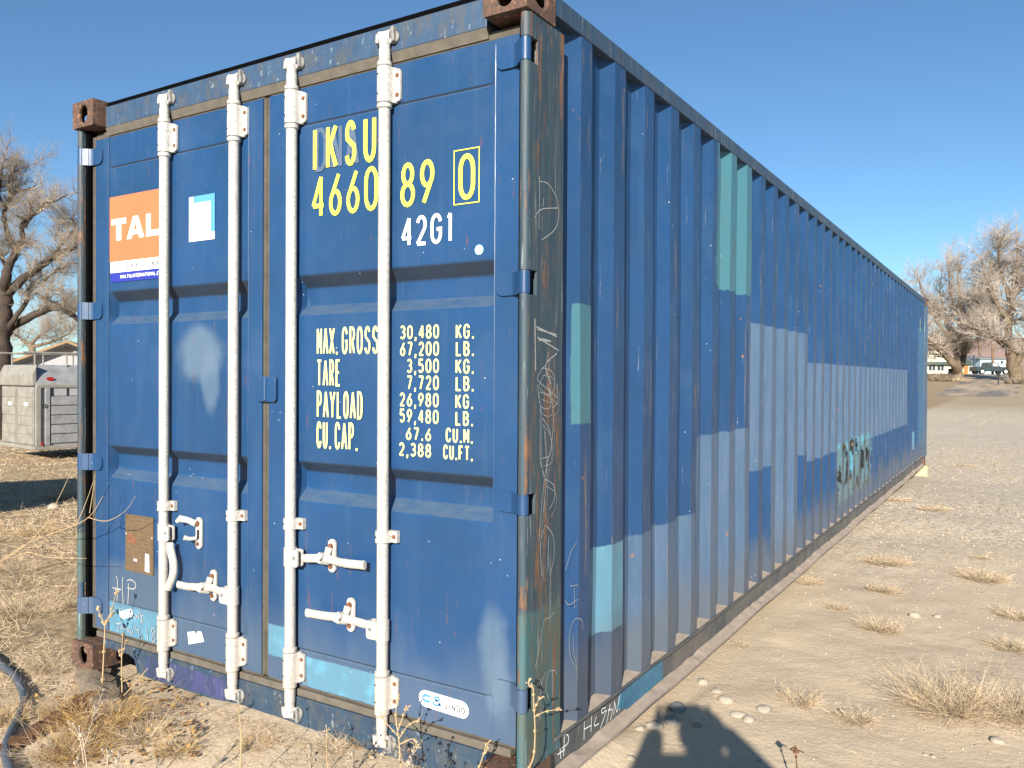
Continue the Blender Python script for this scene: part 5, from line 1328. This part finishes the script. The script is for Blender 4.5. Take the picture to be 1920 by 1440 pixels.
# --- livestock trailer
TD = 16.6
c0 = at(66, 842, TD); fr_ = Frame((c0.x, c0.y, 0), (.12, .993))
TR = fr_.root('livestock_trailer', 'old dull grey livestock trailer with slatted sides and rear doors parked on dry grass', 'trailer')
zb = c0.z; Ht = 1.74; TW = 1.75; TL = 4.3
b = MB()                                   # side facing us is y=0, rear is x=0
b.prism([(0, zb+.02), (0, zb+1.30), (.10, zb+1.52), (.32, zb+Ht-.03), (TW-.32, zb+Ht-.03), (TW-.10, zb+1.52), (TW, zb+1.30), (TW, zb+.02)], 'x', .02, TL)
o = b.obj('body', 'alu', TR, bevel=.01)
MB().box((-.03, -.03, zb-.02), (TL, TW+.03, zb+.06)).obj('chassis', 'alulight', TR, bevel=.01)
MB().box((.02, -.035, zb+1.24), (TL, -.005, zb+1.30)).obj('side_rail', 'alulight', TR, bevel=.005)
for k in range(5):
    z = zb+.10+.195*k; MB().box((.30, -.030, z), (TL-.05, -.008, z+.180)).obj('slat', 'alu', TR, bevel=.012)
MB().box((.0, -.04, zb+.06), (.10, -.006, zb+1.24)).obj('corner_frame', 'alulight', TR, bevel=.01)
MB().box((.18, -.042, zb+.06), (.27, -.006, zb+1.24)).obj('door_frame', 'alu', TR, bevel=.008)
MB().box((.28, -.012, zb+1.075), (1.12, -.007, zb+1.235)).obj('window', 'siding', TR)
for x in (.30, .60, .92):
    MB().box((x, -.022, zb+1.075), (x+.035, -.008, zb+1.235)).obj('window_bar', 'dark', TR)
MB().box((1.12, -.030, zb+1.08), (TL-.05, -.008, zb+1.235)).obj('slat', 'alulight', TR, bevel=.01)
# rear: roof hood and two leaves with boards
rh = MB(); rh.prism([(.04, zb+1.26), (-.05, zb+1.28), (-.06, zb+1.50), (-.02, zb+1.60), (.04, zb+Ht-.02)], 'y', .02, TW-.02); rh.obj('rear_hood', 'alulight', TR, bevel=.02)
for j, (y0, y1) in enumerate(((.06, .86), (.89, 1.69))):
    dr = MB().box((-.012, y0, zb+.07), (.018, y1, zb+1.25)).obj('rear_door', 'alulight', TR, bevel=.006)
    for k in range(6):
        MB().box((-.026, y0+.04, zb+.09+.19*k), (-.0125, y1-.04, zb+.09+.19*k+.172)).obj('board', 'alulight', dr, bevel=.006)
    MB().box((-.032, y0+.25, zb+.86), (-.027, y0+.40, zb+.93)).obj('sticker', 'white', dr)
t = MB(); t.tube([(-.02, 1.62, zb+.66), (-.06, 1.62, zb+.64), (-.06, 1.62, zb+.54), (-.02, 1.62, zb+.52)], .012, 6); t.obj('handle', 'dark', TR)
t = MB(); t.tube([(.12, -.05, zb+.92), (.17, -.07, zb+.90), (.17, -.06, zb+.84), (.11, -.05, zb+.86), (.12, -.05, zb+.92)], .010, 6); t.obj('latch_ring', 'dark', TR)
t = MB(); t.prism([(.30+.075*math.cos(a), zb+1.42+.040*math.sin(a)) for a in np.linspace(0, 6.28, 13)[:-1]], 'y', .02, .0+.09); t.obj('marker_light', 'red', TR)
t = MB(); t.prism([(.11+.018*math.cos(a), zb+.10+.045*math.sin(a)) for a in np.linspace(0, 6.28, 13)[:-1]], 'y', -.055, -.042); t.obj('reflector', 'red', TR)
# roof rack and ladder
for y in (.28, 1.45):
    t = MB(); t.tube([(-.12, y, zb+Ht+.22), (TL*.8, y, zb+Ht+.22)], .022, 8); t.obj('rack_rail', 'alulight', TR)
for x in (.1, .72, 1.35, 2.0, 2.7, 3.3):
    t = MB(); t.tube([(x, .28, zb+Ht-.06), (x, .28, zb+Ht+.22), (x, 1.45, zb+Ht+.22), (x, 1.45, zb+Ht-.06)], .020, 8); t.obj('rack_hoop', 'alulight', TR)
t = MB(); t.tube([(1.02, .26, zb+Ht+.20), (1.10, -.02, zb+Ht+.10), (1.10, -.12, zb+1.2), (1.12, -.12, zb+.05)], .020, 8)
for xx in (1.62,):
    t.tube([(xx-.08, .26, zb+Ht+.20), (xx, -.02, zb+Ht+.10), (xx, -.12, zb+1.2), (xx+.02, -.12, zb+.05)], .020, 8)
t.obj('ladder', 'alulight', TR)
for k in range(6):
    t = MB(); t.tube([(1.10, -.12, zb+.20+.25*k), (1.62, -.12, zb+.20+.25*k)], .016, 6); t.obj('rung', 'alulight', TR)
zg = min(gh(c0.x, c0.y), zb-.2)
for x in (1.75, 2.5):
    for y in (.12, TW-.12):
        t = MB(); rw = .30; t.cyl((x, y-.11, zg+rw-.02), (x, y+.11, zg+rw-.02), rw, 24); wv = t.obj('tyre', 'black', TR, smooth=40, bevel=.02)
        t = MB(); t.cyl((x, y-.118, zg+rw-.02), (x, y+.118, zg+rw-.02), .16, 18); t.obj('rim', 'alu', wv)
t = MB(); t.prism([(1.35, zb+.04), (1.35, zb+.14), (1.5, zb+.22), (2.75, zb+.22), (2.9, zb+.14), (2.9, zb+.04)], 'y', -.22, -.03); t.obj('fender', 'alu', TR, bevel=.01)
t = MB(); t.tube([(TL, .4, zb), (TL+.9, TW/2, zb)], .05, 8); t.tube([(TL, TW-.4, zb), (TL+.9, TW/2, zb)], .05, 8); t.obj('drawbar', 'alu', TR)

# --- tan roofed house behind the trailer
HD = 40.
pk = at(126, 643, HD); fr_ = Frame((pk.x, pk.y, 0), (.60, .80))
HS = fr_.root('house', 'white-gabled house with a tan shingle roof behind the trailer', 'house')
zr = pk.z; zgd = float(gh(pk.x, pk.y)); ez = zr-1.15
g_ = MB(); g_.prism([(-2.6, zgd-.3), (-2.6, ez), (0, zr-.08), (2.6, ez), (2.6, zgd-.3)], 'y', .3, 13.5); g_.obj('wall', 'siding', HS)
for sx in (-1, 1):
    q = MB(); q.prism([(0, zr), (sx*3.1, ez-.18), (sx*3.1, ez-.06), (0, zr+.12)], 'y', -.15, 14.); q.obj('roof', 'roofbrown', HS)
    q = MB(); q.prism([(0, zr-.02), (sx*3.12, ez-.22), (sx*3.12, ez-.36), (0, zr-.16)], 'y', -.17, -.12); q.obj('bargeboard', 'dark', HS)
f_ = MB().box((-1.2, .27, zgd+1.0), (-.2, .31, zgd+2.0)).obj('window', 'siding', HS); MB().box((-1.12, .25, zgd+1.08), (-.28, .265, zgd+1.92)).obj('pane', 'glass', f_)
# the long eave side running back to the left
# --- shed and brush off to the left whose shadow lies before the trailer
sp = at(20, 880, 12.6); sh = Vector((sp.x, sp.y, 0))-Vector((SUN.x, SUN.y, 0)).normalized()*6.2
fr_ = Frame((sh.x, sh.y, 0), (.941, .339)); SH = fr_.root('shed', 'small unpainted board shed with a gable roof, left of the photographer', 'shed')
zg = float(gh(sh.x, sh.y)); sw = 2.3
b = MB(); b.prism([(-sw, zg-.2), (-sw, zg+1.75), (0, zg+2.55), (sw, zg+1.75), (sw, zg-.2)], 'y', -1.6, .6); b.obj('wall', 'shedwood', SH)
for sx in (-1, 1):
    q = MB(); q.prism([(0, zg+2.56), (sx*(sw+.2), zg+1.68), (sx*(sw+.2), zg+1.76), (0, zg+2.64)], 'y', -1.75, .75); q.obj('roof', 'roofbrown', SH)
MB().box((-.45, -1.64, zg), (.45, -1.605, zg+1.6)).obj('door', 'wood', SH)

# --- far right: road, cream house, blue building, pickup, pole, mailbox
def road_strip(name, pts, w_, mat):
    V = []; Fq = []
    P = [Vector(p) for p in pts]
    sp_ = smooth_path([(p[0], p[1], 0) for p in pts], 8)
    for i, p in enumerate(sp_):
        t = (sp_[min(i+1, len(sp_)-1)]-sp_[max(i-1, 0)]).normalized(); s_ = Vector((-t.y, t.x, 0)); ww = w_*(1+.12*mnoise.noise(Vector((i*.7, 3, 0))))
        for k in range(7):
            q = p+s_*(k/6-.5)*ww; V.append((q.x, q.y, gz2(q.x, q.y)+.012))
    for i in range(len(sp_)-1):
        for k in range(6): Fq.append((i*7+k, i*7+k+1, (i+1)*7+k+1, (i+1)*7+k))
    return npmesh(name, V, Fq, [mat])
from bisect import bisect_right
def gz2(x, y):                            # bilinear height
    j = min(max(bisect_right(XS, x)-1, 0), nx-2); i = min(max(bisect_right(YS, y)-1, 0), ny-2)
    a = (x-XS[j])/(XS[j+1]-XS[j]); b = (y-YS[i])/(YS[i+1]-YS[i])
    return float((GZ[i, j]*(1-a)+GZ[i, j+1]*a)*(1-b)+(GZ[i+1, j]*(1-a)+GZ[i+1, j+1]*a)*b)
def onground(u, v, t0=20, t1=400):        # walk a sight line until it meets the ground
    t = t0
    while t < t1:
        p = at(u, v, t)
        if p.z <= gz2(p.x, p.y)+.01: return p
        t *= 1.004
    return at(u, v, t1)
def gpt(u, d): p = at(u, 712, d); return (p.x, p.y)
tag(road_strip('road', [gpt(1822, 58), gpt(1846, 68), gpt(1858, 82), gpt(1862, 96), gpt(1864, 108)], 5.0, 'asphalt'), kind='structure')
tag(road_strip('cross_road', [gpt(1500, 114), gpt(1700, 108), gpt(1860, 106), gpt(2100, 108), gpt(2400, 112)], 5.0, 'asphalt'), kind='structure')
BD = 118.
def fb(u, v, d=BD): return at(u, v, d)
rt = Vector((CR @ Vector((1, 0, 0))).xy.to_3d()).normalized()
hb_ = fb(1738, 708); fr_ = Frame((hb_.x, hb_.y, 0), (rt.x, rt.y)); k_ = BD/FPX
CH = fr_.root('house', 'cream house with a green roof behind the forked cottonwood', 'house')
def HX(u): return (u-1738)*k_
def HZ(v): return hb_.z-(v-708)*k_
MB().box((HX(1700), 0, HZ(712)), (HX(1783), 7, HZ(681))).obj('wall', 'creamwall', CH)
q = MB(); q.prism([(HX(1690), HZ(655)), (HX(1762), HZ(655)), (HX(1786), HZ(681)), (HX(1690), HZ(681))], 'y', .6, 8); q.obj('upper_wall', 'creamwall', CH)
q = MB(); q.prism([(-.7, HZ(683.5)), (-.7, HZ(682)), (.9, HZ(677)), (.9, HZ(680))], 'x', HX(1695), HX(1790)); q.obj('porch_roof', 'roofgreen', CH)
MB().box((HX(1783), 1.2, HZ(710)), (HX(1836), 8, HZ(682))).obj('wall', 'creamwall', CH)
q = MB(); q.prism([(.7, HZ(683)), (.7, HZ(682)), (4.5, HZ(668)), (8.5, HZ(680))], 'x', HX(1790), HX(1834)); q.obj('roof', 'roofgreen', CH)
MB().box((HX(1833.5), 1.6, HZ(690)), (HX(1839), 3.2, HZ(665))).obj('chimney', 'siding', CH)
for a, b_, c, d in ((1741, 1746.5, 684.5, 694.5), (1748, 1753, 684.5, 694.5), (1757, 1762.5, 684.5, 694.5), (1764, 1769, 684.5, 694.5)):
    f_ = MB().box((HX(a)-.03, -.06, HZ(d)-.03), (HX(b_)+.03, -.002, HZ(c)+.03)).obj('window', 'siding', CH); MB().box((HX(a)+.03, -.075, HZ(d)+.03), (HX(b_)-.03, -.062, HZ(c)-.03)).obj('pane', 'glass', f_)
MB().box((HX(1815), 1.10, HZ(703.5)), (HX(1823), 1.19, HZ(684))).obj('door', 'doorwood', CH)
MB().box((HX(1824.5), 1.10, HZ(703.5)), (HX(1835), 1.19, HZ(685))).obj('garage_door', 'siding', CH)
p = fb(1838, 696, 135); k2 = 135/FPX; fr_ = Frame((p.x, p.y, 0), (rt.x, rt.y))
BB = fr_.root('building', 'pale blue flat-fronted building behind the parked pickup', 'building')
MB().box((0, 0, p.z-2), (47*k2, 9, p.z+24*k2)).obj('wall', 'bluewall', BB)
q = MB(); q.prism([(-.4, p.z+23*k2), (-.4, p.z+24*k2), (4.5, p.z+29*k2), (9.4, p.z+24*k2)], 'x', -.4, 47.5*k2); q.obj('roof', 'stoned', BB)
MB().box((6*k2, -.05, p.z+2*k2), (14*k2, -.005, p.z+12*k2)).obj('garage_door', 'siding', BB)
MB().box((38*k2, -.05, p.z+14*k2), (42*k2, -.005, p.z+20*k2)).obj('window', 'glass', BB)
# pickup
PDp = 110.; p = at(1865, 703.5, PDp); p.z = gz2(p.x, p.y); fr_ = Frame((p.x, p.y, 0), (rt.x, rt.y)); zt_ = p.z
PU = fr_.root('pickup_truck', 'dark green pickup truck parked side-on in front of the pale blue building', 'pickup truck')
kk = PDp/FPX; ln = 66*kk
def tx(u): return (u-1865)*kk
Pb = [(tx(1832), .42), (tx(1832), .98), (tx(1833), 1.02), (tx(1853), 1.02), (tx(1853.5), 1.0), (tx(1875), 1.02), (tx(1893), .95), (tx(1897), .84), (tx(1898), .48), (tx(1891), .40), (tx(1838), .38)]
b = MB(); b.prism([(a, zt_+z) for a, z in Pb], 'y', 0, 1.9); b.obj('body', 'truck', PU, bevel=.04)
b = MB(); b.prism([(tx(1853), zt_+1.0), (tx(1854.5), zt_+1.56), (tx(1857), zt_+1.62), (tx(1868), zt_+1.62), (tx(1870.5), zt_+1.55), (tx(1877), zt_+1.02)], 'y', .10, 1.8); cb = b.obj('cab', 'truck', PU, bevel=.03)
b = MB(); b.prism([(tx(1862), zt_+1.08), (tx(1862), zt_+1.52), (tx(1868), zt_+1.52), (tx(1874), zt_+1.08)], 'y', .075, .098); b.obj('side_window', 'chrome', PU)
b = MB(); b.prism([(tx(1855), zt_+1.08), (tx(1855.5), zt_+1.52), (tx(1861), zt_+1.52), (tx(1861), zt_+1.08)], 'y', .075, .098); b.obj('side_window', 'glass', PU)
for u in (1842, 1886):
    for y in (.02, 1.65):
        b = MB(); b.cyl((tx(u), y-.03, zt_+.38), (tx(u), y+.24, zt_+.38), .38, 24); w_ = b.obj('tyre', 'black', PU, smooth=40)
        b = MB(); b.cyl((tx(u), y-.045, zt_+.38), (tx(u), y-.028, zt_+.38), .25, 20); b.obj('rim', 'chrome', w_)
MB().box((tx(1897.2), .2, zt_+.50), (tx(1899), 1.7, zt_+.66)).obj('bumper', 'chrome', PU)
MB().box((tx(1896.6), .05, zt_+.72), (tx(1897.8), .35, zt_+.86)).obj('headlight', 'white', PU)
p = at(1861, 706, 112.); z0 = gz2(p.x, p.y); b = MB(); b.cyl((0, 0, z0-.3), (0, 0, z0+6.2), .17, 10)
PO = thing('utility_pole', 'brown wooden utility pole behind the pickup truck', 'pole', (p.x, p.y, 0)); b.obj('shaft', 'pole', PO, smooth=40)
MB().box((-.06, -.8, z0+5.5), (.06, .8, z0+5.62)).obj('crossarm', 'pole', PO)
p = at(1872, 710, 74.); z0 = gz2(p.x, p.y); MBX = thing('mailbox', 'black mailbox on a thin post beside the far road', 'mailbox', (p.x, p.y, 0))
MB().box((-.05, -.05, z0-.1), (.05, .05, z0+.78)).obj('post', 'dark', MBX)
b = MB(); b.prism([(-.14, z0+.78), (-.14, z0+.95)]+[(.14*math.cos(math.radians(180-30*k)), z0+.95+.10*math.sin(math.radians(180-30*k))) for k in range(1, 6)]+[(.14, z0+.95), (.14, z0+.78)], 'y', -.26, .26); b.obj('box', 'dark', MBX)
p = at(1787, 712, 88.); z0 = gz2(p.x, p.y); DB = thing('waste_bin', 'dark square bin standing left of the forked cottonwood trunk', 'bin', (p.x, p.y, 0))
MB().box((-.45, -.4, z0-.05), (.45, .4, z0+.98)).obj('body', 'dark', DB, bevel=.04); b = MB(); b.box((-.48, -.44, z0+.98), (.48, .44, z0+1.06)); b.obj('lid', 'dark', DB, bevel=.02)
# low brown brush along the far verge
def brush(i, u, d, rad, h, lb):
    p = at(u, 712, d); r = np.random.default_rng(300+i); n = 900
    ang = r.uniform(0, 6.28, n); q = rad*np.sqrt(r.random(n)); x = p.x+np.cos(ang)*q; y = p.y+np.sin(ang)*q*.4; z = gzv(x, y)
    D = np.stack([r.normal(0, .5, n), r.normal(0, .5, n), r.uniform(.4, 1, n)], -1); D /= np.linalg.norm(D, axis=1, keepdims=True)
    V, F = blades(n, np.stack([x, y, z], -1), D, r.uniform(.4, 1, n)*h, np.full(n, .035), r.normal(0, .3, (n, 3)), 2); V -= np.array([p.x, p.y, 0])
    o = npmesh('brush', V, F, ['brush', 'straw2'], mi=np.repeat(r.integers(0, 2, n), 2)); o.location = (p.x, p.y, 0); tag(o, lb, 'brush', 'brown brush by the far verge')
brush(0, 1752, 86, 1.6, .8, 'low brown brush before the cream house wall, left'); brush(1, 1770, 82, 1.3, .7, 'low brown brush nearest the dark bin'); brush(2, 1912, 74, 1.2, .7, 'pale brush round the foot of the thick leaning cottonwood')
tuft(50, *(lambda p: (p.x, p.y))(at(1803, 714, 80)), 1.2, .35, 200, 'straw round the foot of the forked cottonwood', (0, 0), .5, wd=.03, group='brown brush by the far verge')

# ------------------------------------------------------------------ the photographer, behind the lens
toward = Vector((CR @ Vector((0, 0, -1))).xy.to_3d()).normalized()       # viewing direction on the ground
rgt = Vector((toward.y, -toward.x, 0))
PX = CP - toward*.34 + rgt*.00
gzp = gz2(PX.x, PX.y)
def pp(r, f, z): return PX + rgt*r + toward*f + Vector((0, 0, z-PX.z))
PH = thing('person', 'person in a dark jacket holding up a phone, seen here as a shadow', 'person', (PX.x, PX.y, gzp))
def skin(name, verts, edges, radii, mat, root, sub=2, rootv=0):
    me = bpy.data.meshes.new(name); me.from_pydata([tuple(v) for v in verts], edges, []); me.materials.append(M[mat])
    o = bpy.data.objects.new(name, me); COL.objects.link(o)
    md = o.modifiers.new('skin', 'SKIN'); md.use_smooth_shade = True
    for i, r in enumerate(radii):
        sv = me.skin_vertices[0].data[i]; sv.radius = (r, r) if not isinstance(r, tuple) else r; sv.use_root = (i == rootv)
    s_ = o.modifiers.new('sub', 'SUBSURF'); s_.levels = sub; s_.render_levels = sub
    keep(o, root); return o
HZt = 1.47                                 # crown of the head
hf = .06                                   # the head leans a little towards the phone
V_ = [pp(0, 0, .86), pp(0, .0, 1.00), pp(0, .02, 1.13), pp(0, .02, 1.225), pp(0, .03, 1.265), pp(0, hf-.03, 1.31), pp(0, hf, 1.37), pp(0, hf, 1.415)]
E_ = [(0, 1), (1, 2), (2, 3), (3, 4), (4, 5), (5, 6), (6, 7)]; R_ = [(.17, .13), (.17, .12), (.20, .125), (.19, .11), (.05, .05), (.065, .075), (.070, .085), (.055, .065)]
def chain(start, pts, rs):
    k = start
    for p_, r_ in zip(pts, rs):
        V_.append(p_); R_.append(r_); E_.append((k, len(V_)-1)); k = len(V_)-1
    return k
for s_ in (-1, 1):
    sx = s_
    hx = .085 if s_ > 0 else -.095
    ew = .30 if s_ > 0 else .25
    chain(3, [pp(sx*.165, .01, 1.245), pp(sx*.23, .05, 1.14), pp(sx*ew, .10, 1.09), pp(sx*(ew-.08), .20, 1.19), pp(hx+sx*.035, .285, 1.305)], [.085, .080, .074, .058, .034])
    chain(0, [pp(sx*.085, 0, .78), pp(sx*.10, .01, .46), pp(sx*.10, -.01, gzp+.10), pp(sx*.10, .03, gzp+.05), pp(sx*.11, .12, gzp+.035)], [.095, .065, .048, .042, .035])
body = skin('body', V_, E_, R_, 'jacket', PH)
# head skin, face and hair over the neck
def ell(name, c, rx, rf, rz, mat, root, sub=3):
    bm = bmesh.new(); bmesh.ops.create_icosphere(bm, subdivisions=sub, radius=1)
    for v in bm.verts:
        q = v.co.copy(); taper = 1-.22*max(0, -q.z)
        v.co = Vector(c)+rgt*q.x*rx*taper+toward*q.y*rf*taper+Vector((0, 0, q.z*rz))
    me = bpy.data.meshes.new(name); bm.to_mesh(me); bm.free(); me.polygons.foreach_set('use_smooth', [True]*len(me.polygons)); me.materials.append(M[mat])
    o = bpy.data.objects.new(name, me); COL.objects.link(o)
    if root.type == 'EMPTY': keep(o, root)
    else: o.parent = root; o.matrix_parent_inverse = Matrix.Translation(PH.location).inverted() @ Matrix.Identity(4) if False else Matrix.Identity(4); o.matrix_parent_inverse = Matrix.Identity(4)
    return o
hd_ = ell('head', pp(0, hf+.01, 1.355), .077, .096, .108, 'skin', PH)
ell('hair', pp(0, hf-.012, 1.372), .096, .100, .094, 'hair', PH)
for s_ in (-1, 1):
    ell('eye', pp(s_*.030, hf+.096, 1.362), .011, .008, .007, 'white', PH, 2); ell('ear', pp(s_*.079, hf, 1.355), .010, .020, .028, 'skin', PH, 2)
ell('nose', pp(0, hf+.112, 1.335), .013, .017, .022, 'skin', PH, 2); ell('mouth', pp(0, hf+.100, 1.304), .022, .008, .006, 'red', PH, 2)
jl = skin('jeans', [pp(0, 0, .90), pp(-.09, 0, .78), pp(-.10, .01, .46), pp(-.10, -.01, gzp+.12), pp(.09, 0, .78), pp(.10, .01, .46), pp(.10, -.01, gzp+.12)], [(0, 1), (1, 2), (2, 3), (0, 4), (4, 5), (5, 6)], [(.15, .12), .105, .078, .062, .105, .078, .062], 'jeans', PH)
for s_ in (-1, 1):
    skin('shoe', [pp(s_*.10, -.05, gzp+.045), pp(s_*.10, .05, gzp+.045), pp(s_*.11, .17, gzp+.035)], [(0, 1), (1, 2)], [.05, .048, .036], 'shoe', PH, 2)
# phone: its lens is where the camera stands; the fingers wrap its two short ends
def pc(r, f, u): return CP + (CR @ Vector((r, u, f)))       # f>0 is behind the lens
def phone_box(a, b):
    P = [pc(x, z, y) for x in (a[0], b[0]) for y in (a[1], b[1]) for z in (a[2], b[2])]
    return P
mb = MB(); P = phone_box((-.095, -.050, .003), (.060, .026, .011)); mb.add(P, [(0, 1, 3, 2), (4, 6, 7, 5), (0, 4, 5, 1), (2, 3, 7, 6), (0, 2, 6, 4), (1, 5, 7, 3)])
pho = mb.obj('phone', 'ink', bevel=.002); tag(pho, 'dark phone held level in both hands by the photographer', 'phone')
for s_ in (-1, 1):
    ex = .060 if s_ > 0 else -.095
    wr = pp((.085 if s_ > 0 else -.095)+s_*.035, .285, 1.305)
    palm = pc(ex+s_*.030, .045, -.028)
    vs = [wr, palm, pc(ex+s_*.022, .030, -.010)]; es = [(0, 1), (1, 2)]; rs_ = [.026, .024, .017]
    for k, uy in enumerate((.020, .004, -.013, -.030)):
        base = len(vs); vs += [pc(ex+s_*.024, .022, uy), pc(ex+s_*.016, .006, uy+.002), pc(ex+s_*.004, .0115, uy+.004)][:2]; rs_ += [.0085, .0075]
        es += [(1, base), (base, base+1)]
    base = len(vs); vs += [pc(ex+s_*.012, .040, -.020), pc(ex-s_*.012, .024, -.012), pc(ex-s_*.026, .019, -.006)]; rs_ += [.012, .0095, .0085]; es += [(1, base), (base, base+1), (base+1, base+2)]
    skin('hand', vs, es, rs_, 'skin', PH, 2)
